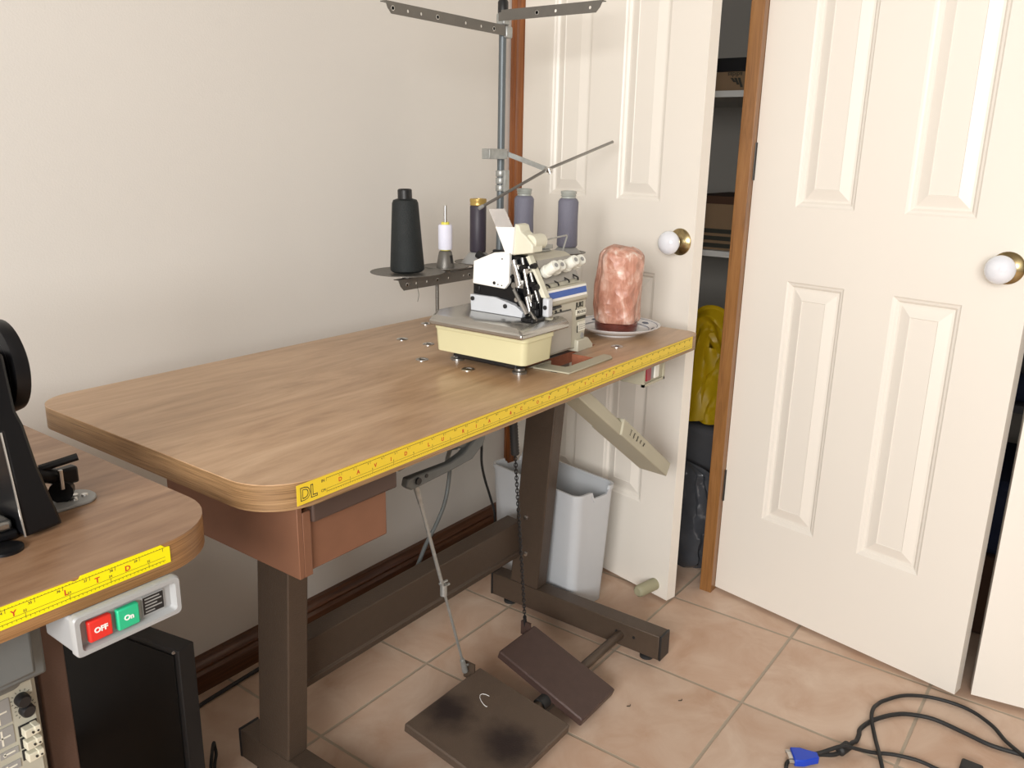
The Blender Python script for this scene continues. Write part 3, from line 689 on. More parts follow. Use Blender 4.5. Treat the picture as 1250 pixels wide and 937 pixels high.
# ================================================================== old black sewing machine (left edge)
S = thing('black_sewing_machine', 'old black sewing machine with handwheel on the walnut table', 'sewing machine', (-1.15, -.27, HT))
bm = BM()
loft(bm, [[(-.967, -.334, HT+.004), (-.926, -.330, HT+.004), (-.926, -.20, HT+.004), (-.967, -.20, HT+.004)],
          [(-.968, -.325, .87), (-.939, -.320, .87), (-.939, -.21, .87), (-.968, -.21, .87)],
          [(-.969, -.318, .915), (-.945, -.316, .915), (-.945, -.215, .915), (-.969, -.215, .915)],
          [(-1.045, -.310, .930), (-.948, -.310, .930), (-.948, -.215, .930), (-1.045, -.215, .930)],
          [(-1.045, -.305, .99), (-.950, -.305, .99), (-.950, -.215, .99), (-1.045, -.215, .99)]])
obj('column', bm, M['blackm'], S, bevel=.006)
bm = BM(); bx(bm, -1.42, -1.03, -.312, -.218, .915, .985); bx(bm, -1.46, -1.38, -.315, -.215, .855, .990); obj('arm', bm, M['blackm'], S, bevel=.015, segs=3)
bm = BM(); bx(bm, -1.47, -.967, -.322, -.18, HT+.0005, HT+.012); obj('bed', bm, M['blackm'], S, bevel=.004)
bm = BM(); lathe(bm, (-.948, -.252, .965), [(.018, -.004), (.020, .002), (.040, .003), (.049, .008), (.0505, .015), (.049, .022), (.040, .026), (.020, .027)], (1, 0, 0), 40)
hw = obj('handwheel', bm, M['blackm'], S)
bm = BM(); lathe(bm, (-.9435, -.252, .965), [(.0415, -.0003), (.0422, .001), (.0429, .0)], (1, 0, 0), 40, cap=False); obj('wheel_rim', bm, M['steel'], hw)
bm = BM(); cyl(bm, (-.9672, -.3345, HT+.006), (-.9690, -.3180, .914), .0011, seg=8); obj('edge_highlight_strip', bm, M['steel'], S)  # bright strip modelled along the column corner to imitate its lit edge
bm = BM()
tube(bm, [(-.937, -.26, .842), (-.915, -.262, .838), (-.900, -.262, .832)], .009, 10); tube(bm, [(-.915, -.262, .845), (-.900, -.268, .848), (-.878, -.275, .852)], .0045, 8)
tube(bm, [(-.900, -.262, .832), (-.894, -.264, .815), (-.893, -.266, HT+.005)], .0058, 8); cyl(bm, (-.900, -.272, HT+.016), (-.893, -.262, HT+.016), .013, seg=14)
obj('knee_lifter_bracket', bm, M['blackm'], S)
bm = BM(); bx(bm, -.8985, -.877, -.272, -.258, .820, .840); obj('bracket_block', bm, M['blackm'], S, bevel=.003)
bm = BM(); cyl(bm, (-.8985, -.2745, .819), (-.8985, -.2745, .8415), .0025, seg=8); obj('steel_pin', bm, M['steel'], S)
bm = BM(); prism(bm, rrect(-.935, -.862, -.290, -.245, [.004, .02, .02, .004], 6), 'z', HT+.0002, HT+.004); obj('hinge_plate', bm, M['conebase'], S, bevel=.001)
for x, y in ((-.882, -.265), (-.874, -.272), (-.888, -.276)):
    bm = BM(); lathe(bm, (x, y, HT+.004), [(.004, 0), (.0035, .002), (.001, .0025)], seg=12); obj('screw', bm, M['steel'], S)
bm = BM(); lathe(bm, (-.9885, -.338, HT+.0002), [(.0165, 0), (.0165, .003), (.013, .004)], seg=28); obj('round_cover', bm, M['blackm'], S)
bm = BM(); bx(bm, -1.05, -.972, -.322, -.27, HT+.012, HT+.024); obj('slide_plate', bm, M['satin'], S, bevel=.004)

# ================================================================== overlock machine
O = thing('overlock_machine', 'cream and grey overlock sewing machine with blue stripe on the oak table', 'sewing machine', (0, -.24, HT))
bm = BM(); bx(bm, -.095, .125, -.318, -.165, HT+.006, HT+.020); obj('base_plate', bm, M['black'], O, bevel=.003)
for x, y in ((-.090, -.322), (-.085, -.168), (.11, -.170)):
    bm = BM(); lathe(bm, (x, y, HT), [(.014, 0), (.014, .004), (.010, .006), (.010, .010)]); obj('machine_foot', bm, M['dsteel'], O)
# cloth plate and cream cover box
bm = BM()
poly = [(-.147, -.366), (.004, -.366), (.021, -.352), (.021, -.118), (-.095, -.118), (-.147, -.150)]
ins = [(-.137, -.352), (.002, -.352), (.012, -.345), (.012, -.124), (-.092, -.124), (-.137, -.154)]
loft(bm, [[(x, y, .8755) for x, y in poly], [(x, y, .8860) for x, y in poly], [(x, y, .894) for x, y in ins]])
obj('cloth_plate', bm, M['satin'], O, bevel=.003)
bm = BM(); loft(bm, [[(x, y, .824) for x, y in rrect(-.1285, -.0385, -.359, -.150, .012)], [(x, y, .866) for x, y in rrect(-.130, -.0355, -.361, -.147, .012)], [(x, y, .8665) for x, y in rrect(-.132, -.034, -.363, -.146, .012)], [(x, y, .8755) for x, y in rrect(-.132, -.034, -.363, -.146, .012)]])
obj('side_cover_box', bm, M['cream'], O, bevel=.002)
bm = BM(); bx(bm, -.0335, -.0215, -.3345, -.325, .812, .878); bx(bm, -.026, -.020, -.337, -.333, .823, .865); bx(bm, -.020, -.008, -.337, -.334, .862, .878); obj('latch_and_gap_shade', bm, M['black'], O)  # latch, with a black strip standing in for the shaded gap beside the box
# main body
bm = BM(); bx(bm, -.030, .118, -.333, -.180, HT+.018, .915); obj('body', bm, M['mbody'], O, bevel=.004)
bm = BM(); bx(bm, -.020, .062, -.3375, -.331, HT+.022, .898); obj('front_panel', bm, M['mpanel'], O, bevel=.003)
bm = BM(); prism(bm, [(.080, HT+.012), (.138, HT+.012), (.138, HT+.020), (.124, HT+.032), (.119, HT+.036), (.080, HT+.036)], 'y', -.341, -.180); obj('base_flange', bm, M['mbody'], O, bevel=.002)
# hinged front cover with stripe; leans back towards the top
def P3d(x, t, off=0):        # t: 0 bottom .. 1 top along the sloping cover
    y = -.340+t*.034; z = .912+t*.092; return Vector((x, y-off*.94, z+off*.35))
bm = BM(); loft(bm, [[(-.034, -.334, .912), (.118, -.334, .912), (.118, -.185, .912), (-.034, -.185, .912)], [(-.034, -.338, .917), (.118, -.338, .917), (.118, -.185, .917), (-.034, -.185, .917)], [(-.034, -.334, .948), (.110, -.334, .948), (.110, -.185, .948), (-.034, -.185, .948)]]); obj('stripe_cover', bm, M['mbody'], O, bevel=.002)
for x0, x1, z0, z1, m_, dy in ((-.030, .111, .9235, .9445, M['white'], .001), (-.030, .110, .9285, .9405, M['blue'], .0014)):
    bm = BM()
    def yy(z): return -.338+(z-.917)*(.004/.031)
    loft(bm, [[(x0, yy(z0)-dy, z0), (x1, yy(z0)-dy, z0), (x1, yy(z0)+.001, z0), (x0, yy(z0)+.001, z0)], [(x0, yy(z1)-dy, z1), (x1-.001, yy(z1)-dy, z1), (x1-.001, yy(z1)+.001, z1), (x0, yy(z1)+.001, z1)]])
    obj('stripe', bm, m_, O, smooth=False)
# upper body behind the tension knobs
bm = BM(); prism(bm, [(-.333, .940), (-.313, .962), (-.300, .998), (-.285, 1.004), (-.205, 1.004), (-.190, .99), (-.190, .940)], 'x', -.030, .108); obj('upper_body', bm, M['mbody'], O, bevel=.003)
bm = BM(); prism(bm, [(-.3225, .955), (-.3135, .965), (-.3015, .996), (-.3035, .998), (-.3165, .966)], 'x', -.018, .104); obj('tension_panel', bm, M['dsteel'], O)
tdir = Vector((-.14, -.84, .52)).normalized()
for i in range(4):
    kx = (-.012, .018, .055, .088)[i]; b0 = Vector((kx, -.312, .972+.002*i)); tl = 1.0 if i % 2 == 0 else .8
    bm = BM(); lathe(bm, b0, [(.006, 0), (.006, .008), (.0105, .009), (.0115, .012)], tdir, 20); st = obj('tension_disc', bm, M['steel'], O)
    bm = BM(); lathe(bm, b0, [(.0112, .008), (.0120, .011), (.0120, .018), (.0106, .0185), (.0106, .039*tl), (.0095, .042*tl), (.0040, .042*tl), (.0035, .037*tl)], tdir, 20); obj('tension_knob', bm, M['whitep'], O)
    bm = BM(); lathe(bm, b0+tdir*(.0425*tl), [(.0042, 0), (.0042, .0006)], tdir, 12); obj('knob_hole', bm, M['conebase'], O)
    bm = BM(); e0 = b0+Vector((.004, -.006, -.018)); tube(bm, [e0+Vector((-.006, .004, .004)), e0+Vector((0, -.008, -.002)), e0+Vector((.006, -.006, -.008)), e0+Vector((.010, .002, -.004))], .0016, 6, smooth=4); obj('thread_hook', bm, M['black'], O)
# slanted ivory bar left of the knobs
bm = BM(); prism(bm, [(-.345, .935), (-.334, .935), (-.296, 1.006), (-.304, 1.010)], 'x', -.044, -.030); obj('slanted_guard', bm, M['cream2'], O, bevel=.001)
# looper details under the stripe
bm = BM(); bx(bm, -.034, .006, -.3350, -.3325, .906, .9125); bx(bm, -.012, .022, -.337, -.3325, .908, .9120); bx(bm, .005, .060, -.3345, -.3325, .8975, .8995); obj('looper_slot', bm, M['black'], O)
for x, z in ((-.006, .9015), (.008, .902), (.024, .902)):
    bm = BM(); lathe(bm, (x, -.3330, z), [(.0022, 0), (.0022, .002)], (0, -1, 0), 10); obj('screw', bm, M['black'], O)
bm = BM(); cyl(bm, (-.030, -.335, .893), (-.030, -.350, .890), .006, seg=14); bx(bm, -.034, -.018, -.346, -.333, .884, .896); obj('lower_lever', bm, M['mbody'], O, bevel=.001)
# name, model plate, stickers
bm = BM(); text_bm(bm, 'JUKI', .0145, face_mtx((.0925, -.3335, .9035), (1, 0, 0), (0, 0, 1)), 0, .0003, offset=.0004); obj('maker_lettering', bm, M['ink'], O, smooth=False, recalc=False)
bm = BM(); bx(bm, .080, .116, -.3345, -.333, .884, .8945); text_bm(bm, 'MO-2516', .0080, face_mtx((.098, -.3347, .8892), (1, 0, 0), (0, 0, 1)), 1, .0002); bx(bm, .082, .116, -.3343, -.333, .8745, .8805, 1)
bx(bm, .088, .115, -.3345, -.333, .850, .869); [bx(bm, .092+.008*k, .0975+.008*k, -.3347, -.3344, .854+.004*q_, .8555+.004*q_, 2) for k in range(3) for q_ in range(3)]; bx(bm, .086, .088, -.3343, -.333, .848, .862, 1)
obj('model_plate', bm, [M['stick'], M['ink'], M['conebase']], O, smooth=False, recalc=False)
bm = BM(); lathe(bm, (.106, -.3335, .840), [(.006, 0), (.005, .001)], (0, -1, 0), 16); obj('round_sticker', bm, M['conebase'], O)
# left head: white cover plate, black band, grey-white lower plate
bm = BM(); prism(bm, [(-.181, .947), (-.258, .944), (-.268, .957), (-.268, 1.010), (-.262, 1.014), (-.232, 1.010), (-.183, .990)], 'x', -.056, -.047); wp = obj('head_cover', bm, M['white'], O, bevel=.0015)
for y, z, r in ((-.234, .953, .0032), (-.243, .951, .0012), (-.252, .950, .0012), (-.252, 1.000, .0014)):
    bm = BM(); lathe(bm, (-.0555, y, z), [(r, 0), (r, .0014)], (-1, 0, 0), 14); obj('screw', bm, M['black'], wp)
bm = BM(); prism(bm, [(-.178, .926), (-.285, .922), (-.285, .950), (-.178, .948)], 'x', -.050, -.034); bx(bm, -.052, -.049, -.195, -.184, .930, .943); obj('black_casting', bm, M['blackm'], O, bevel=.002)
bm = BM(); prism(bm, [(-.176, .9255), (-.178, .8945), (-.300, .8945), (-.302, .905), (-.285, .915), (-.236, .926)], 'x', -.057, -.040); gp = obj('lower_cover', bm, M['lgrey'], O, bevel=.001)
for y, z in ((-.183, .918), (-.262, .912)):
    bm = BM(); lathe(bm, (-.057, y, z), [(.0042, 0), (.0042, .0025), (.002, .003)], (-1, 0, 0), 14); obj('screw', bm, M['black'], gp)
bm = BM(); prism(bm, [(-.195, .90), (-.335, .90), (-.330, .96), (-.300, 1.008), (-.215, 1.008), (-.195, .99)], 'x', -.044, -.030); obj('head_casting', bm, M['blackm'], O, bevel=.003)
# needle mechanism: bars, cranks, presser foot
random.seed(3)
mech = [((-.052, -.276, 1.000), (-.052, -.289, .950), .0055, 'steel'), ((-.056, -.283, .990), (-.058, -.296, .955), .0045, 'steel'), ((-.048, -.292, 1.005), (-.048, -.312, .930), .003, 'dsteel'),
        ((-.052, -.300, .985), (-.052, -.318, .918), .0035, 'steel'), ((-.046, -.306, .990), (-.046, -.330, .925), .003, 'dsteel'), ((-.056, -.310, .935), (-.060, -.322, .905), .004, 'steel'),
        ((-.060, -.300, .925), (-.070, -.322, .905), .0045, 'steel'), ((-.052, -.278, .945), (-.058, -.300, .920), .004, 'dsteel'), ((-.058, -.320, .910), (-.075, -.345, .899), .0035, 'steel')]
for p, q, r, k in mech:
    bm = BM(); cyl(bm, p, q, r, seg=12); obj('needle_bar_rod', bm, M[k], O)
for i in range(14):
    y = random.uniform(-.332, -.272); z = random.uniform(.915, .995); y = min(y, -.272-(.99-z)*.15)
    bm = BM(); s_ = random.uniform(.004, .008); cyl(bm, (-.044, y, z), (-.050-random.uniform(0, .008), y, z), s_, s_*.8, seg=10); obj('crank_boss', bm, random.choice([M['blackm'], M['dsteel'], M['blackm'], M['steel']]), O)
for i in range(6):
    y = -.276-.010*i; z = .985-.012*i; bm = BM(); bx(bm, -.056, -.046, y-.005, y+.004, z-.012, z+.004); obj('link_plate', bm, M['blackm' if i % 2 else 'dsteel'], O, bevel=.001)
bm = BM(); bx(bm, -.085, -.045, -.345, -.318, .8945, .901); bx(bm, -.062, -.050, -.335, -.322, .899, .915); obj('presser_foot', bm, M['blackm'], O, bevel=.0015)
bm = BM(); bx(bm, -.046, -.030, -.352, -.338, .900, .935); ft = obj('looper_guard', bm, M['lgrey'], O, bevel=.003)
bm = BM(); lathe(bm, (-.046, -.345, .918), [(.0042, 0), (.0042, .0015)], (-1, 0, 0), 14); obj('screw', bm, M['black'], ft)
# lifted eye guard above the head
bm = BM(); prism(bm, [(-.272, 1.012), (-.262, 1.008), (-.236, 1.058), (-.275, 1.060)], 'x', -.058, -.054); prism(bm, [(-.276, 1.010), (-.272, 1.012), (-.275, 1.060), (-.280, 1.060)], 'x', -.058, -.028)
obj('guard_plate', bm, M['white'], O, bevel=.0005)
bm = BM(); prism(bm, [(-.272, 1.008), (-.318, 1.016), (-.318, 1.030), (-.300, 1.046), (-.290, 1.052), (-.286, 1.064), (-.276, 1.066)], 'x', -.052, -.020); cyl(bm, (-.045, -.306, 1.034), (-.006, -.306, 1.034), .014, seg=20); obj('guard_hinge', bm, M['cream2'], O, bevel=.002)
bm = BM(); prism(bm, [(-.237, 1.058), (-.275, 1.0595), (-.256, 1.092), (-.2185, 1.090)], 'x', -.0575, -.0550); obj('eye_shield', bm, M['shield'], O, bevel=.0003)
# thread guide wire and small parts on top
bm = BM(); tube(bm, [(.0015, -.27, 1.0257), (.070, -.27, 1.0290), (.134, -.27, 1.0322), (.136, -.27, 1.0300), (.1195, -.27, .9985)], .0017, 8); bx(bm, .020, .045, -.2725, -.2675, 1.0245, 1.0300); obj('take_up_guide', bm, M['galv'], O)
bm = BM(); bx(bm, .098, .124, -.276, -.262, .996, 1.001); obj('guide_holder', bm, M['mbody'], O, bevel=.001)
bm = BM(); bx(bm, .035, .085, -.265, -.235, 1.004, 1.008); bx(bm, .070, .098, -.262, -.240, 1.008, 1.016); obj('top_guide_plate', bm, M['galv'], O, bevel=.001)
bm = BM(); bx(bm, -.008, .004, -.27, -.24, 1.004, 1.018); bx(bm, .004, .012, -.25, -.238, 1.004, 1.026); obj('top_thread_guide', bm, M['mbody'], O, bevel=.002)

# ================================================================== thread stand
PX, PY = .386, .092
G = thing('thread_stand', 'tall grey metal thread stand with four perforated arms behind the overlock machine', 'thread stand', (PX, PY, HT))
bm = BM(); cyl(bm, (PX, PY, HT), (PX, PY, 1.508), .0090, seg=20); pole = obj('pole', bm, M['polem'], G)
bm = BM(); lathe(bm, (PX, PY, 1.505), [(.0125, 0), (.0125, .024), (.010, .028)]); obj('pole_cap', bm, M['black'], pole)
bm = BM(); lathe(bm, (PX, PY, HT), [(.026, 0), (.026, .004), (.016, .008), (.016, .02), (.011, .022)]); obj('pole_base', bm, M['black'], pole)
def angle_arm(p0, dirn, Ln, z0, z1, name='arm', flange=.016):
    # L-section bar: vertical web with a flange on top, web perforated by bright holes
    p0 = Vector(p0); d = Vector(dirn).normalized(); n = Vector((-d.y, d.x, 0))
    if (n.x+n.y*1.0) > 0: n = -n            # web faces the room
    def Q(a, b_, z): return p0+d*a+n*b_+Vector((0, 0, z))
    bm = BM(); th = .0018
    sec = lambda a, zt: [Q(a, 0, z0), Q(a, 0, z1), Q(a, -flange, z1), Q(a, -flange, z1-th), Q(a, -th, z1-th), Q(a, -th, z0)]
    e = [Q(Ln, 0, z0+.010), Q(Ln+.006, 0, z1), Q(Ln+.006, -flange, z1), Q(Ln+.006, -flange, z1-th), Q(Ln+.006, -th, z1-th), Q(Ln, -th, z0+.010)]
    loft(bm, [sec(0, 0), sec(Ln-.010, 0), e])
    o = obj(name, bm, M['standm'], G)
    return o, Q, n, d
def arm_holes(o, Q, n, as_, zc, r=.0035):
    cb_ = BM()
    for a in as_: cyl(cb_, Q(a, -.006, zc), Q(a, .004, zc), r, seg=12)
    boolean_cut(o, cb_, M['standm'])
    for a in as_[::3]:
        bm = BM(); lathe(bm, Q(a, .0001, zc), [(r*1.05, 0), (r*1.05, .0008), (r*1.45, .0006), (r*1.45, 0)], n, 14); obj('eyelet', bm, M['steel'], o)
# upper arms
oa, Qa, na, da = angle_arm((PX+.005, PY-.012, 0), (-1, .0, 0), .398, 1.454, 1.477); arm_holes(oa, Qa, na, (.055, .10, .155, .25, .30, .34, .385), 1.4645)
ob, Qb, nb, db = angle_arm((PX-.012, PY+.004, 0), (0, -1, 0), .275, 1.486, 1.510); arm_holes(ob, Qb, nb, (.11, .16, .25), 1.497)
for p in ((PX, PY, 1.478), (PX+.006, PY-.004, 1.450)):
    bm = BM(); bx(bm, p[0]-.0108, p[0]+.012, p[1]-.0125, p[1]+.012, p[2], p[2]+.026); obj('clamp', bm, M['galv'], pole, bevel=.003)
# lower arms with trays
oc, Qc, nc, dc = angle_arm((PX+.005, PY-.012, 0), (-1, .0, 0), .375, .893, .918); arm_holes(oc, Qc, nc, (.14, .16, .215, .255, .29, .325, .355), .905, .003)
od, Qd, nd, dd_ = angle_arm((PX-.012, PY+.004, 0), (0, -1, 0), .245, .926, .950); arm_holes(od, Qd, nd, (.06, .12, .18), .938, .003)
for z in (.888, .922):
    bm = BM(); bx(bm, PX-.015, PX+.015, PY-.018, PY+.012, z, z+.032); obj('clamp', bm, M['black'], pole, bevel=.003)
bm = BM(); cyl(bm, (.142, PY-.006, HT), (.142, PY-.006, .915), .0042, seg=12); obj('support_rod', bm, M['standm'], G)
def tray(x, y, z, r):
    bm = BM(); lathe(bm, (x, y, z), [(.012, -.018), (.012, -.006), (.020, -.004), (r*.6, -.003), (r, .002), (r, .0035), (r*.6, 0), (.006, 0)], seg=40); o = obj('spool_tray', bm, M['standm'], G)
    bm = BM(); cyl(bm, (x, y, z), (x, y, z+.012), .006, seg=12); obj('spool_pin', bm, M['steel'], o); return o
tray(.050, PY, .9285, .082); tray(.178, PY, .9285, .055); tray(.295, PY, .9285, .055); tray(PX-.004, .016, .962, .045); tray(PX-.004, -.112, .962, .045)
# pin under the white spool
bm = BM(); lathe(bm, (.178, PY, .9285), [(.021, 0), (.0205, .006), (.015, .036), (.012, .039)]); pn = obj('spool_spindle', bm, M['standm'], G)
bm = BM(); cyl(bm, (.178, PY, .966), (.178, PY, 1.070), .0038, seg=12); obj('spindle_pin', bm, M['steel'], pn)
bm = BM(); bx(bm, .1755, .1815, PY-.0195, PY-.015, .935, .958); obj('spindle_slot', bm, M['black'], pn)
bm = BM(); lathe(bm, (.2985, PY, .9285), [(.042, 0), (.036, .006), (.024, .022), (.018, .026)]); obj('cone_holder', bm, M['conebase'], G)
bm = BM(); tube(bm, [(.262, PY-.03, .955), (.262, PY-.05, .945), (.265, PY-.075, .925)], .010, 10); obj('tray_knob', bm, M['black'], G)
for y in (.016, -.112):
    bm = BM(); lathe(bm, (PX-.004, y, .962), [(.034, 0), (.032, .004), (.022, .014), (.016, .016)]); obj('cone_holder', bm, M['conebase'], G)
# thread guide rod on its bracket
bm = BM(); bx(bm, .318, PX+.004, PY-.016, PY-.010, 1.174, 1.198); bx(bm, .316, .320, PY-.020, PY+.004, 1.174, 1.198); bk = obj('guide_bracket', bm, M['galv'], G, bevel=.001)
q0 = Vector((.395, PY-.014, 1.186)); q1 = Vector((.400, -.037, 1.1525))
bm = BM(); u, v, d = frame(q1-q0); loft(bm, [[p+Vector((0, 0, 1))*a*.006+Vector((1, 0, 0))*b2_*.0015 for a, b2_ in ((1, 1), (1, -1), (-1, -1), (-1, 1))] for p in (q0, q1)]); obj('guide_strut', bm, M['galv'], bk)
bm = BM(); cyl(bm, (.400-.008, -.037, 1.1525), (.400+.010, -.041, 1.150), .0065, seg=14); cyl(bm, (.395, -.045, 1.1545), (.396, -.049, 1.143), .004, seg=10); obj('pivot_knob', bm, M['steel'], bk)
bm = BM(); rA, rB, rC = Vector((.240, .030, 1.0700)), Vector((.399, -.037, 1.1525)), Vector((.595, -.100, 1.2204)); tube(bm, [rA, rB, rC], .0036, 10); obj('guide_rod', bm, M['dsteel'], G)
bm = BM(); cyl(bm, rA, rA+(rA-rB).normalized()*.012, .0045, seg=10); obj('rod_tip', bm, M['conebase'], G)
# galvanised coupling clamped on the pole
bm = BM(); bx(bm, PX-.004, PX+.014, PY-.0165, PY-.0085, 1.096, 1.148)
for k in range(3): lathe(bm, (PX, PY, 1.097+.0175*k), [(.0115, 0), (.0125, .002), (.0125, .013), (.0115, .015)], seg=20)
obj('pole_coupling', bm, M['galv'], pole, bevel=.0008)

# ================================================================== spools
def spool(name, label, parts, loc, group=None):
    t = thing(name, label, 'thread spool', loc, group)
    for n_, prof, m_ in parts:
        bm = BM(); lathe(bm, loc, prof, seg=40); obj(n_, bm, m_, t)
    return t
spool('thread_cone', 'large black thread cone standing on the left end of the thread stand', [
    ('thread', [(.033, 0), (.0375, .004), (.0375, .012), (.0285, .148), (.0255, .155), (.016, .158)], M['cone_bk']),
    ('cone_tube', [(.0155, .150), (.0155, .176), (.0135, .178), (.011, .176), (.010, .160)], M['black'])], (.050, PY, .9325)).rotation_euler = (0, R(-1.6), 0)
spool('thread_spool', 'small white thread spool with yellow collar on an upright pin', [
    ('thread', [(.0155, .002), (.0165, .006), (.0165, .055), (.0150, .059)], M['cone_wh']),
    ('spool_tube', [(.0100, -.001), (.0120, .000), (.0110, .003), (.0095, .058), (.0095, .0645), (.0075, .0645), (.0055, .058)], M['ytube'])], (.178, PY, .9685))
spool('thread_spool', 'dark plum thread spool with a gold top between white spool and pole', [
    ('thread', [(.0185, .0), (.0198, .003), (.0198, .108), (.0180, .111)], M['cone_dk']),
    ('spool_tube', [(.0185, .1105), (.0203, .112), (.0190, .116), (.0203, .120), (.0203, .126), (.0185, .127), (.012, .127), (.010, .115)], M['gold'])], (.2985, PY, .9550))
GR = 'grey-purple thread cones'
for y, lab in ((.016, 'grey-purple thread cone right beside the wooden door frame'), (-.112, 'grey-purple thread cone in front of the white door, nearer the salt lamp')):
    spool('thread_cone', lab, [
        ('thread', [(.0225, 0), (.0245, .004), (.0235, .060), (.0240, .104), (.0205, .110), (.017, .112)], M['cone_gp']),
        ('cone_tube', [(.0165, .108), (.0165, .116), (.0185, .118), (.0165, .120), (.0185, .123), (.0185, .128), (.014, .129), (.012, .120)], M['gtube'])], (PX-.004, y, .978), GR)
# loose thread ends
t = BM(); tube(t, [(.00, PY-.075, .929), (-.004, PY-.079, .915), (.002, PY-.078, .895), (-.002, PY-.078, .880)], .0005, 5, smooth=4)
tag(obj('loose_thread', t, M['ink']), 'thin loose thread end dangling off the tray under the black cone', 'thread')

# ================================================================== salt lamp on a plate
LC = Vector((.345, -.277, HT))
Pt = thing('plate', 'white plate with blue-grey rim bands under the salt lamp', 'plate', LC)
bm = BM(); lathe(bm, LC, [(.052, 0), (.054, .004), (.070, .007), (.0985, .0195), (.100, .022), (.0975, .0225), (.072, .0105), (.060, .008), (.001, .008)], seg=56); obj('dish', bm, M['plate'], Pt)
for r0, z0 in ((.0935, .0203), (.0745, .0124)):
    bm = BM(); lathe(bm, LC, [(r0-.0011, z0-.0001), (r0, z0+.0006), (r0+.0011, z0+.0002)], seg=56, cap=False); obj('rim_band', bm, M['platerim'], Pt)
for k in range(8):
    a_ = R(20+45*k); c = LC+Vector((math.cos(a_)*.0845, math.sin(a_)*.0845, .0167)); t_ = Vector((-math.sin(a_), math.cos(a_), 0)); r_ = Vector((math.cos(a_), math.sin(a_), .38))
    bm = BM(); V_ = [bm.verts.new(c+t_*.014*math.cos(w)+r_*.0055*math.sin(w)) for w in [2*math.pi*i/16 for i in range(16)]]; bm.faces.new(V_); bmesh.ops.solidify(bm, geom=bm.faces[:], thickness=.0004); obj('rim_motif', bm, M['platerim'], Pt)
SL = thing('salt_lamp', 'pink rock salt lamp on a dark wooden base, standing on the plate', 'lamp', LC+Vector((0, 0, .008)))
bm = BM(); lathe(bm, LC, [(.045, .0085), (.048, .011), (.049, .026), (.046, .029)]); obj('lamp_base', bm, M['saltbase'], SL)
bm = BM(); nz, nr_ = 34, 48; rings = []
for i in range(nz):
    t = i/(nz-1); h = .029+.166*t
    base = .0555+.004*math.sin(t*3)-.003*t
    if t > .86: base *= math.sqrt(max(0, 1-((t-.86)/.16)**2))*.93+.07
    if t < .03: base *= .94
    row = []
    for k in range(nr_):
        w = 2*math.pi*k/nr_; dirv = Vector((math.cos(w), math.sin(w), 0))
        q = abs(math.cos(w*2.5+.6))*.004
        nn_ = noise.fractal(Vector((dirv.x*1.1, dirv.y*1.1, h*7)), 1., 2., 4)*.0065+noise.noise(Vector((dirv.x*.8, dirv.y*.8, h*3))+Vector((5, 2, 1)))*.004
        r = base-q+nn_
        row.append(LC+dirv*r+Vector((.004*math.sin(t*2.2)-.0, 0, h+noise.noise(dirv*1.3)*.006*t)))
    rings.append(row)
loft(bm, rings); so = obj('salt_crystal', bm, M['salt'], SL)
bm = BM(); tube(bm, [LC+Vector(p) for p in ((.055, .01, .016), (.075, .018, .022), (.090, .030, .026), (.097, .042, .026), (.102, .058, .018), (.098, .080, .004), (.11, .12, .004))], .0035, 8, smooth=5); obj('lamp_cord', bm, M['black'], SL)

# ================================================================== waste bin
BN = thing('waste_bin', 'pale grey tapered plastic waste bin behind the right table leg', 'bin', (.494, -.018, 0))
ang = R(-10)
def binring(wx, wy, z, r, cut=False, inset=0):
    cxy = Vector((.494, -.018, 0)); pts = rrect(-wx+inset, wx-inset, -wy+inset, wy-inset, r, 6)
    fine = []
    for i, p in enumerate(pts):
        q = pts[(i+1) % len(pts)]; L_n = math.hypot(q[0]-p[0], q[1]-p[1]); m_ = max(1, int(L_n/.006))
        m_ = 24 if L_n > .05 else 1
        for k in range(m_): fine.append((p[0]+(q[0]-p[0])*k/m_, p[1]+(q[1]-p[1])*k/m_))
    out = []
    for x, y in fine:
        zz = z
        if cut and abs(y) > wy-.012 and abs(x-.012) < .034: zz = z-.020 if abs(x-.012) < .028 else z-.010
        v_ = Vector((x, y, 0)); v_.rotate(Matrix.Rotation(ang, 3, 'Z')); v_ += cxy; out.append((v_.x, v_.y, zz))
    return out
bm = BM()
loft(bm, [binring(.066, .148, .001, .022), binring(.0765, .165, .335, .024, True), binring(.0795, .168, .335, .026, True), binring(.0795, .168, .345, .026, True), binring(.0735, .162, .345, .022, True), binring(.0735, .162, .335, .022, True), binring(.062, .144, .006, .020)])
obj('bin_body', bm, M['bin'], BN)

